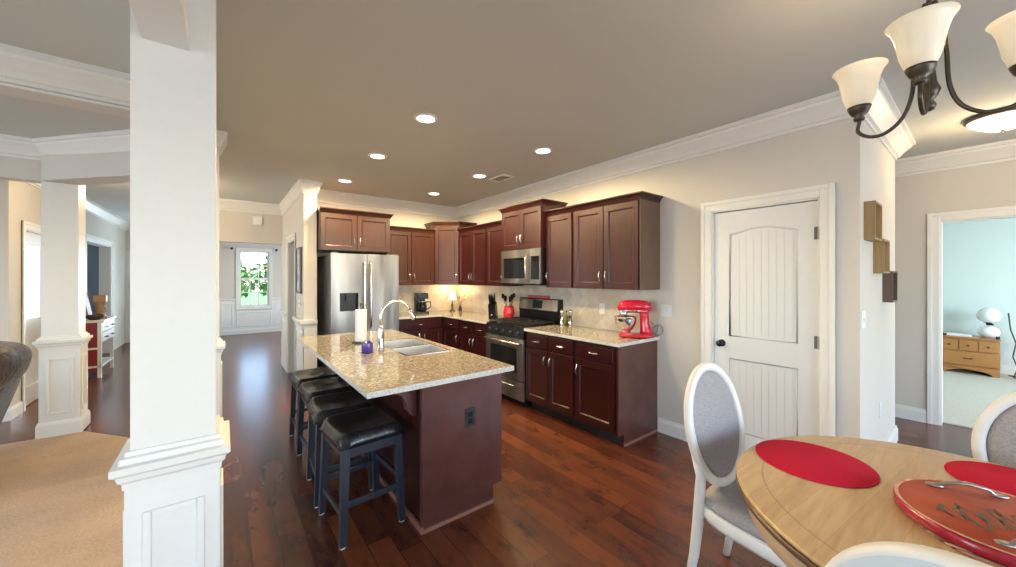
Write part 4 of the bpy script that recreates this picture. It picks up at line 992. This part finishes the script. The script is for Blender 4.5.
def disc(name, x, y, r, z0, th, mat, label, cat, group=None):
    return tag(MB().lathe([(0, 0), (r-.002, 0), (r, th*.5), (r-.002, th), (0, th)], seg=72).build(name, mat), label, cat, group)
for (x, y, r, lb) in ((1.835, .418, .188, 'round red woven placemat on the left side of the table, before the left chair'), (2.185, -.075, .175, 'round red woven placemat at the right side of the table, behind the round tray')):
    o = disc('placemat', x, y, r, .76, .004, 'mat', lb, 'placemat', 'red woven placemats'); o.location = (x, y, .7605)
# straw mat under tray
o = disc('trivet', 0, 0, .192, 0, .005, 'straw', 'round brown woven mat mostly hidden under the red tray', 'mat'); o.location = (1.70, -.045, .7605)
t = thing('serving_tray', (1.748, -.027, .766), 'worn round red tray with metal handles and faded script at the table centre', 'tray', None, math.radians(27))
RT = .214
MB().lathe([(0, .0), (RT-.004, .0), (RT, .004), (RT, .028), (RT-.006, .032), (0, .032)], seg=90).build('board', 'trayside', t)
MB().lathe([(RT-.0045, .0315), (RT-.002, .034), (RT-.008, .0345), (RT-.012, .0325)], seg=90).build('rim', 'trayrim', t)
MB().lathe([(0, .033), (RT-.011, .033), (RT-.011, .0320)], seg=90).build('painted_top', 'tray', t)
for sx in (1, -1):
    x = sx*(.150); mb = MB()
    mb.tube([(x, -.075, .034), (x, -.060, .038), (x-.005*sx, -.045, .052), (x-.007*sx, 0, .060), (x-.005*sx, .045, .052), (x, .060, .038), (x, .075, .034)], [.006, .006, .005, .006, .005, .006, .006], 10, flat=1.5)
    for q in (-.072, .072): mb.superbox((x, q, .036), (.012, .022, .005), 2.5, 16, 8)
    mb.build('tray_handle', 'pewter', t)
# faded brush script: looping strokes running along the tray
mb = MB(); random.seed(11)
def stroke(pts, w0):
    n_ = len(pts)
    for i in range(n_-1):
        a, b = Vector(pts[i]), Vector(pts[i+1]); d_ = (b-a)
        if d_.length < 1e-6: continue
        q = Vector((-d_.y, d_.x)).normalized()*w0*.5
        vs = [(a+q), (a-q), (b-q), (b+q)]
        mb._f([mb._v((p.x, p.y, .0336)) for p in vs])
yy = .13
for k in range(6):
    hgt = (.05, .10, .06, .11, .07, .09)[k]; cx = -.02
    pts = []
    for i in range(26):
        a = 2*PI*i/25
        pts.append((cx+hgt*.5*math.sin(a)+.02*math.sin(2*a+k), yy-.012*k*0-.020*math.cos(a*1.0)-.018*i/25))
    stroke(pts, .0065 if k % 2 else .0045)
    stroke([(cx-hgt*.55, yy-.01), (cx, yy-.002), (cx+hgt*.65, yy-.014)], .008)
    yy -= .042
mb.build('script_lettering', 'ink', t, fix=False)

# ------------------------------------------------------------------ dining chairs
def make_chair(label, x, y, rz):
    """oval-back chair; faces local -Y (the back at +Y)"""
    t = thing('dining_chair', (x, y, 0), label, 'chair', 'white oval-back dining chairs', rz)
    lean = math.radians(11)
    cz, cyb = .762, .240; a_, b_ = .235, .272
    R3 = Matrix.Rotation(-lean, 3, 'X')
    def bk(u, d_, v):  # back plane coords: u right, d depth backwards, v up from oval centre
        p = R3 @ Vector((0, d_, v)); return (u, cyb+p.y, cz+p.z)
    # ring: flattened oval frame of rectangular-ish section
    mb = MB(); seg = 56; mb.sm = True; sec = [(-.016, -.016), (-.020, 0), (-.016, .018), (.014, .020), (.020, 0), (.014, -.018)]; rings = []
    sec = [(-.022, -.012), (-.016, -.022), (.008, -.024), (.018, -.016), (.018, .004), (.010, .010), (-.016, .010), (-.022, .006)]
    for i in range(seg):
        th_ = 2*PI*i/seg; c, s_ = math.cos(th_), math.sin(th_)
        rings.append([mb._v(bk((a_+q[0])*c, q[1], (b_+q[0])*s_)) for q in sec])
    for i in range(seg):
        A_, B_ = rings[i], rings[(i+1) % seg]
        for j in range(len(sec)): k = (j+1) % len(sec); mb._f([A_[j], A_[k], B_[k], B_[j]])
    mb.build('back_frame', 'chairpaint', t)
    for side, nm, mt in ((-1, 'back_cushion', 'fabric'), (1, 'back_panel', 'chairback')):
        mb = MB(); mb.sm = True; rg = []
        for k, rr_ in enumerate((1, .97, .9, .75, .5, .25)):
            dd_ = (.0105+.014*(1-rr_**4)**.6) if side > 0 else -(.008+.020*(1-rr_**4)**.6 if rr_ < 1 else .004)
            ex_ = .008 if side > 0 else -.022; rg.append([mb._v(bk((a_+ex_)*rr_*math.cos(2*PI*i/seg), dd_, (b_+ex_)*rr_*math.sin(2*PI*i/seg))) for i in range(seg)])
        for A_, B_ in zip(rg, rg[1:]):
            for j in range(seg): k = (j+1) % seg; mb._f([A_[j], A_[k], B_[k], B_[j]])
        mb._f(rg[-1]); mb.build(nm, mt, t)
    # stiles sweeping into the rear legs
    for sx in (-1, 1):
        p0 = Vector(bk(sx*a_*.93, .004, -.10)); p1 = Vector(bk(sx*a_*.83, .004, -.20)); p2 = Vector((sx*.19, .215, .44))
        mb = MB(); mb.tube([p0, p1, p2, (sx*.19, .222, .34), (sx*.191, .240, .18), (sx*.194, .275, .0)], [.012, .021, .024, .024, .021, .016], 12); mb.build('rear_leg', 'chairpaint', t)
        mb = MB(); mb.lathe([(0, 0), (.012, 0), (.013, .02), (.017, .15), (.022, .30), (.026, .34), (.020, .355), (.028, .37), (.028, .43), (0, .43)], (sx*.195, -.205, 0), 20); mb.build('front_leg', 'chairpaint', t)
    # seat: rounded trapezoid
    def outl(e, n_=48):
        o_ = []
        for i in range(n_):
            a = 2*PI*i/n_; c, s_ = math.cos(a), math.sin(a)
            u = math.copysign(abs(c)**.55, c); v = math.copysign(abs(s_)**.55, s_)
            wdt = .235-.02*v+e if True else 0
            o_.append((u*wdt, v*(.235+e)))
        return o_
    mb = MB(); mb.sm = True
    def rings_(zs): 
        rg = [[mb._v((x_, y_, z_)) for x_, y_ in outl(e_)] for e_, z_ in zs]
        for A_, B_ in zip(rg, rg[1:]):
            for j in range(len(A_)): k = (j+1) % len(A_); mb._f([A_[j], A_[k], B_[k], B_[j]])
        mb._f(rg[0][::-1]); mb._f(rg[-1])
    rings_([(-.02, .375), (0, .375), (.006, .39), (.006, .425), (0, .435), (-.02, .435)]); mb.build('seat_rail', 'chairpaint', t)
    mb = MB(); mb.sm = True
    rings_([(-.02, .436), (-.006, .438), (0, .45), (-.006, .468), (-.03, .482), (-.08, .49), (-.14, .493)]); mb.build('seat_cushion', 'fabric', t)
    return t
# facing the table centre
ch = make_chair('white oval-back chair with grey cushion, left of the table before the pantry door', 1.930, .59, math.radians(-3))
c2 = copy_tree(ch); c2.location = (2.36, -.19, 0); c2.rotation_euler = (0, 0, math.radians(-95)); c2['label'] = 'white oval-back chair at the far right of the table, at the photo edge'
c3 = copy_tree(ch); c3.location = (1.183, -.067, 0); c3.rotation_euler = (0, 0, math.radians(79.5)); c3['label'] = 'white oval-back chair nearest the camera, seen from behind at the bottom edge'

# ------------------------------------------------------------------ chandelier
CX, CY, CR, CZ = 1.94, .122, .187, 2.107
t = thing('chandelier', (CX, CY, CZ), 'bronze three-arm chandelier with frosted glass shades above the dining table', 'chandelier')
MB().lathe([(0, CEIL-CZ), (.065, CEIL-CZ), (.065, CEIL-CZ-.012), (.03, CEIL-CZ-.03), (0, CEIL-CZ-.03)]).build('canopy', 'bronze', t)
MB().cyl((0, 0, .30), (0, 0, CEIL-CZ-.02), .006).build('stem', 'bronze', t)
MB().lathe([(0, -.05), (.012, -.045), (.018, -.03), (.010, -.012), (.02, .0), (.028, .02), (.018, .05), (.012, .12), (.016, .20), (.024, .24), (.014, .28), (0, .31)], seg=24).build('hub', 'bronze', t)
for k in range(3):
    a = math.radians((178, 284, 79)[k]); q_ = (1, 1.1, 1)[k]; c, s_ = math.cos(a)*q_, math.sin(a)*q_
    P_ = [(.010, .33), (.028, .26), (.036, .15), (.042, .03), (.065, -.045), (.11, -.085), (.155, -.085), (.19, -.055), (CR, -.02), (CR, .0)]
    arm = MB().tube(smooth([(c*r_, s_*r_, z) for r_, z in P_]), .0065, 10).build('arm', 'bronze', t)
    cx_, cy_ = c*CR, s_*CR
    MB().lathe([(0, -.012), (.014, -.012), (.018, -.004), (.014, .004), (.026, .016), (.034, .034), (.036, .042), (0, .040)], (cx_, cy_, 0), 24).build('socket_cup', 'bronze', arm)
    MB().lathe([(.026, .040), (.038, .050), (.048, .080), (.054, .115), (.061, .150), (.070, .175), (.081, .190), (.078, .190), (.067, .175), (.058, .150), (.051, .115), (.045, .080), (.035, .054), (.026, .043)], (cx_, cy_, 0), 36).build('glass_shade', 'shade', arm)
    MB().ball((cx_, cy_, .09), (.020, .020, .028), 12, 8).build('bulb', 'bulb', arm)
    l = bpy.data.lights.new('chandelier_bulb', 'POINT'); l.energy = 1.2; l.color = (1, .78, .50); l.shadow_soft_size = .03
    lo = bpy.data.objects.new('chandelier_bulb', l); COL.objects.link(lo); lo.parent = t; lo.location = (cx_, cy_, .20)

# ------------------------------------------------------------------ ceiling fittings
def can(x, y, label, power=17):
    t = thing('recessed_light', (x, y, CEIL-.012), label, 'ceiling light', 'recessed ceiling lights over the kitchen')
    MB().lathe([(.068, .004), (.078, .0), (.090, .006), (.092, .0115), (.068, .0115)], seg=40).build('trim_ring', 'trim', t)
    MB().lathe([(0, .005), (.069, .005), (.069, .010), (0, .010)], seg=40).build('lens', 'can', t)
    l = bpy.data.lights.new('can_beam', 'SPOT'); l.energy = power*3.6; l.color = (1, .77, .43); l.spot_size = math.radians(178); l.spot_blend = .5; l.shadow_soft_size = .06
    lo = bpy.data.objects.new('can_beam', l); COL.objects.link(lo); lo.parent = t; lo.location = (0, 0, -.02)
can(1.25, 2.66, 'recessed ceiling light nearest the camera, above the near end of the island')
can(2.47, 2.64, 'recessed ceiling light nearest the pantry door wall, in front of the near wall cabinets')
can(1.25, 3.78, 'recessed ceiling light above the middle of the island, left row')
can(2.47, 3.76, 'recessed ceiling light right beside the ceiling vent')
can(1.24, 5.00, 'recessed ceiling light farthest left, close in front of the refrigerator cabinet')
can(2.46, 4.95, 'recessed ceiling light in the far corner in front of the diagonal cabinet')
t = thing('ceiling_vent', (2.73, 3.68, CEIL-.012), 'small white rectangular air vent in the ceiling', 'vent')
MB().box(-.09, -.16, .0, .09, -.13, .0115).box(-.09, .13, 0, .09, .16, .0115).box(-.09, -.13, 0, -.065, .13, .0115).box(.065, -.13, 0, .09, .13, .0115).build('frame', 'trim', t)
mb = MB()
for k in range(9): mb.box(-.064, -.125+k*.028, .002, .064, -.115+k*.028, .010)
mb.build('louvers', 'pewter', t)
t = thing('flush_mount_light', (4.67, -.075, CEIL), 'bronze rimmed frosted bowl ceiling light in the hallway by the bedroom door', 'ceiling light')
MB().lathe([(0, 0), (.18, 0), (.19, -.012), (.188, -.03), (.175, -.035), (.175, -.02), (0, -.015)], seg=48).build('rim', 'bronze', t)
MB().lathe([(.178, -.03), (.165, -.055), (.13, -.08), (.07, -.114), (0, -.120)], seg=48).build('glass_bowl', 'flush', t)
MB().lathe([(0, -.138), (.008, -.134), (.010, -.124), (.006, -.116), (0, -.116)], seg=16).build('finial', 'bronze', t)
l = bpy.data.lights.new('hall_bulb', 'POINT'); l.energy = 9; l.color = (1, .74, .42); l.shadow_soft_size = .12
lo = bpy.data.objects.new('hall_bulb', l); COL.objects.link(lo); lo.parent = t; lo.location = (0, 0, -.25)

t = thing('flush_mount_light', (-.66, 6.3, CEIL), 'added foyer ceiling light that warms the hallway beam, hidden behind the large near column', 'ceiling light')  # unseen fixture added to throw warm light on the hallway header
MB().lathe([(0, 0), (.18, 0), (.19, -.012), (.188, -.03), (.175, -.035), (.175, -.02), (0, -.015)], seg=48).build('rim', 'bronze', t)
MB().lathe([(.178, -.03), (.165, -.055), (.13, -.08), (.07, -.114), (0, -.120)], seg=48).build('glass_bowl', 'flush', t)
l = bpy.data.lights.new('added_foyer_bulb', 'POINT'); l.energy = 22; l.color = (1, .74, .40); l.shadow_soft_size = .12
lo = bpy.data.objects.new('added_foyer_bulb', l); COL.objects.link(lo); lo.parent = t; lo.location = (0, 0, -.25)
# ------------------------------------------------------------------ hallway things
t = thing('picture_frame', (.81, 5.57, 1.28), 'tall dark framed picture on the far hallway wall beside the doorway', 'picture', None, world=True)
mb = MB(); mb.box(.790, 5.40, 1.28, .818, 5.425, 1.88).box(.790, 5.715, 1.28, .818, 5.74, 1.88).box(.790, 5.425, 1.28, .818, 5.715, 1.305).box(.790, 5.425, 1.855, .818, 5.715, 1.88); mb.build('frame', 'gunmetal', t)
MB().box(.800, 5.425, 1.305, .817, 5.715, 1.855).build('print', 'print', t)
tag(MB().box(.40, 7.375, 2.36, .53, 7.3995, 2.50, .006).build('door_chime', 'white', None, off=(.465, 7.39, 2.36)), 'small square white box high on the beam over the far hallway', 'chime box')
for x, lb in ((.20, 'small dark curtain bracket left of the far window'), (1.19, 'small dark curtain bracket right of the far window')):
    t = thing('curtain_bracket', (x, 12.04, 2.25), lb, 'bracket', 'curtain brackets at the far window')
    MB().cyl((0, .008, 0), (0, 0, 0), .03, seg=16).build('plate', 'black', t)
    MB().cyl((0, 0, 0), (0, -.08, 0), .008, seg=10).ball((0, -.09, 0), .028, 12, 8).build('knob', 'black', t)

# console
t = thing('console_table', (-1.58, 8.45, 0), 'narrow red side table with a white front and two drawers against the foyer wall', 'console table', None, world=True)
QX0, QX1, QY0, QY1 = -1.745, -1.42, 8.05, 8.86
for x in (QX0+.02, QX1-.02):
    for y in (QY0+.02, QY1-.02):
        MB().box(x-.02, y-.02, 0, x+.02, y+.02, .82).build('leg', 'trim' if x > -1.6 else 'consolered', t)
MB().box(QX0, QY0+.004, .10, QX1-.04, QY0+.02, .82).build('side_panel', 'consolered', t)
MB().box(QX0, QY0+.04, .50, QX1-.012, QY1-.04, .82).build('drawer_case', 'consolered', t)
for z in (.52, .67):
    for y in (QY0+.045, (QY0+QY1)/2+.004):
        d = MB().box(QX1-.012, y, z, QX1+.004, y+.355, z+.135, .003).build('drawer', 'trim', t)
        MB().tube([(QX1+.004, y+.12, z+.07), (QX1+.03, y+.13, z+.06), (QX1+.03, y+.23, z+.06), (QX1+.004, y+.24, z+.07)], .006, 8).build('handle', 'black', d)
MB().box(QX0-.0, QY0-.02, .82, QX1+.03, QY1+.02, .85, .004).build('top', 'trim', t)
MB().box(QX0, QY0+.0, .15, QX1-.0, QY1-.0, .18).build('shelf', 'trim', t)
MB().box(QX0, QY0, .42, QX1-.03, QY0+.04, .45).build('side_rail', 'trim', t)
t = thing('bowl', (-1.52, 8.22, .85), 'dark wooden bowl at the front of the foyer side table', 'bowl')
MB().lathe([(0, 0), (.05, 0), (.09, .03), (.115, .075), (.108, .075), (.08, .035), (0, .018)]).build('bowl_body', 'bowl', t)
t = thing('pillar_candle', (-1.50, 8.45, .85), 'carved tan pedestal holding a square block on the side table', 'candle holder')
MB().lathe([(0, 0), (.07, 0), (.07, .03), (.035, .06), (.055, .11), (.06, .15), (.035, .2), (.065, .23), (.065, .25), (0, .25)], seg=24).build('pedestal', 'tan', t)
MB().box(-.07, -.07, .25, .07, .07, .36, .008).build('block', 'tan', t)
tag(MB(Matrix.Rotation(math.radians(-10), 4, 'Y')).box(-.012, -.11, 0, .012, .11, .46, .004).build('cutting_board', 'tan'), 'tall tan wooden board leaning upright at the back of the side table', 'board').location = (-1.64, 8.62, .853)
tag(MB().tube([(0, 0, 0), (.04, -.02, .16), (-.02, 0, .36)], [.04, .03, .012], 12).build('wood_carving', 'brownwood'), 'dark brown carved figure beside the tall board on the side table', 'carving').location = (-1.69, 8.20, .852)
t = thing('basket', (-1.58, 8.32, .1805), 'small brown basket on the lower shelf of the side table', 'basket')
MB().lathe([(0, 0), (.08, 0), (.11, .14), (.115, .16), (.105, .16), (.075, .02), (0, .015)]).build('basket_body', 'brownwood', t)

# recliner (seen over its back, at the left edge)
t = thing('recliner', (-1.75, 4.37, .012), 'puffy dark brown leather recliner at the left edge on the carpet', 'armchair', None, math.radians(0))
Rb = Matrix.Rotation(math.radians(17), 3, 'Y')
MB().superbox((.33, 0, .46), (.10, .40, .40), 5, 36, 20, Rb).build('backrest', 'leather', t)
MB().superbox((.41, 0, .835), (.165, .41, .165), 2.7, 40, 22, Matrix.Rotation(math.radians(12), 3, 'Y')).build('head_roll', 'leather_brown_lit', t)
MB().superbox((.22, 0, .60), (.11, .33, .24), 3, 30, 16, Rb).build('lumbar_cushion', 'leather_brown_lit', t)
MB().superbox((-.10, 0, .38), (.34, .30, .12), 4, 30, 14).build('seat_cushion', 'leather_brown_lit', t)
for sy in (-1, 1): MB().superbox((-.08, sy*.37, .36), (.42, .10, .26), 4, 30, 16).build('armrest', 'leather_brown_lit', t)
MB().box(-.42, -.36, .05, .28, .36, .28, .02).build('base', 'leather_brown_lit', t)
MB().superbox((-.47, 0, .26), (.06, .29, .19), 4, 26, 12).build('footrest', 'leather_brown_lit', t)
for sx in (-.35, .22):
    for sy in (-.3, .3): MB().cyl((sx, sy, 0), (sx, sy, .06), .03).build('foot', 'black', t)

# ------------------------------------------------------------------ bedroom things
t = thing('dresser', (9.22, .18, .014), 'low honey pine chest with three small drawers over one wide drawer', 'dresser', None, world=True)
DX, DY0, DY1, DH = 9.0, -.13, .475, .575
MB().box(DX+.02, DY0+.01, .12, 9.44, DY1-.01, DH-.02).build('case', 'pine', t)
MB().box(DX-.01, DY0, DH-.02, 9.45, DY1, DH, .004).build('top', 'pine', t)
mb = MB(frame_mat((DX, DY1-.01, 0), (0, -1, 0), (-1, 0, 0))); Ld_ = DY1-DY0-.02
prof = [(0, .014), (.06, .014), (.09, .05), (.15, .07), (Ld_/2, .085), (Ld_-.15, .07), (Ld_-.09, .05), (Ld_-.06, .014), (Ld_, .014), (Ld_, .13), (0, .13)]
a = [mb._v((x, -.02, z)) for x, z in prof]; b = [mb._v((x, 0, z)) for x, z in prof]
mb._f(a); mb._f(b)
for i in range(len(prof)): mb._f([a[i], a[(i+1) % len(prof)], b[(i+1) % len(prof)], b[i]])
bmesh.ops.triangulate(mb.bm, faces=[f for f in mb.bm.faces if len(f.verts) > 4])
mb.build('scalloped_base', 'pine', t)
Xd = frame_mat((DX+.018, DY1-.02, 0), (0, -1, 0), (-1, 0, 0))
for k in range(3):
    d = MB(Xd).box(.005+k*.19, 0, .37, .18+k*.19, .018, .53, .003).build('drawer', 'pine', t); MB(Xd).ball((.0925+k*.19, .03, .45), .014, 12, 8).build('knob', 'bronze', d)
d = MB(Xd).box(.005, 0, .15, .56, .018, .355, .003).build('drawer', 'pine', t); MB(Xd).tube([(.24, .018, .26), (.25, .035, .25), (.31, .035, .25), (.32, .018, .26)], .006, 8).build('handle', 'bronze', d)
for sy in (DY0+.03, DY1-.03): MB().box(9.38, sy-.02, .014, 9.43, sy+.02, .12).build('rear_leg', 'pine', t)
t = thing('globe_lamp', (9.2, -.02, .575), 'white lamp of two stacked round globes on the pine chest', 'lamp')
MB().lathe([(0, 0), (.06, 0), (.095, .04), (.11, .09), (.095, .14), (.05, .17), (0, .17)]).build('lower_globe', 'lampwhite', t)
MB().cyl((0, 0, .19), (0, 0, .25), .03).tube([(-.05, -.04, .20), (0, 0, .225), (.05, .05, .235)], .012, 8).build('neck', 'black', t)
MB().lathe([(0, .235), (.06, .235), (.105, .27), (.125, .33), (.105, .40), (.06, .44), (.03, .455), (0, .46)]).build('upper_globe', 'lampwhite', t)
tag(MB().box(-.09, -.15, 0, .09, .15, .03, .006).build('folded_cloth', 'paper'), 'folded white cloth lying on the pine chest', 'cloth').location = (9.15, .29, .5755)
tag(MB().box(-.03, -.035, 0, .03, .035, .035, .01).build('small_box', 'dark'), 'small dark object at the left end of the pine chest', 'box').location = (9.08, .42, .5755)
tag(MB().box(-.03, -.02, 0, .03, .02, .04, .008).build('small_box', 'dark'), 'small dark object at the right end of the pine chest', 'box').location = (9.04, -.10, .5755)
tag(MB().tube([(9.42, -.20, .95), (9.40, -.22, .7), (9.42, -.27, .5), (9.38, -.24, .3), (9.30, -.28, .14), (9.1, -.24, .03), (9.0, -.3, .022), (9.2, -.42, .022), (9.3, -.2, .022)], .008, 8).build('power_cord', 'cord', None, off=(9.2, -.25, .02)), 'tangled dark cable hanging beside the pine chest', 'cord')

# ------------------------------------------------------------------ outside the far window
def leafy(name, x, y, r, h, label, trunk=.0, n_=900, group=None):
    t = thing(name, (x, y, -.3), label, 'tree' if trunk else 'bush', group)
    mb = MB(); rnd = random.Random(int(x*100+y*7))
    for i in range(n_):
        u, v, w_ = rnd.gauss(0, 1), rnd.gauss(0, 1), rnd.gauss(0, 1); L_ = math.sqrt(u*u+v*v+w_*w_); q = (.55+.45*rnd.random())
        p = Vector((u/L_*r*q, v/L_*r*q, trunk+h/2+w_/L_*h/2*q)); s_ = r*.10
        a = Vector((rnd.gauss(0, 1), rnd.gauss(0, 1), rnd.gauss(0, 1))).normalized(); b = a.cross(Vector((rnd.random(), rnd.random(), 1))).normalized()
        mb._f([mb._v(p+a*s_), mb._v(p+b*s_*.5), mb._v(p-a*s_), mb._v(p-b*s_*.5)])
    mb.build('foliage', 'leafg', t, fix=False)
    MB().tube([(0, 0, 0), (.02, 0, trunk*.6+.1), (-.02, 0, trunk+h*.6)], [.04+r*.05, .03+r*.035, .02], 8).build('trunk', 'bark', t)
leafy('garden_tree', -.6, 21, 1.9, 2.4, 'leafy green tree outside, left part of the far window', .5)
leafy('garden_tree', 3.2, 23, 2.2, 2.6, 'leafy green tree outside, right part of the far window', .5)
leafy('garden_bush', .2, 15.5, .55, .8, 'low green bush outside under the left half of the far window', 0, 500)
leafy('garden_bush', 1.6, 15.8, .6, .9, 'low green bush outside under the right half of the far window', 0, 500)

# tidy helper property
for o in bpy.data.objects:
    if '_o' in o: del o['_o']
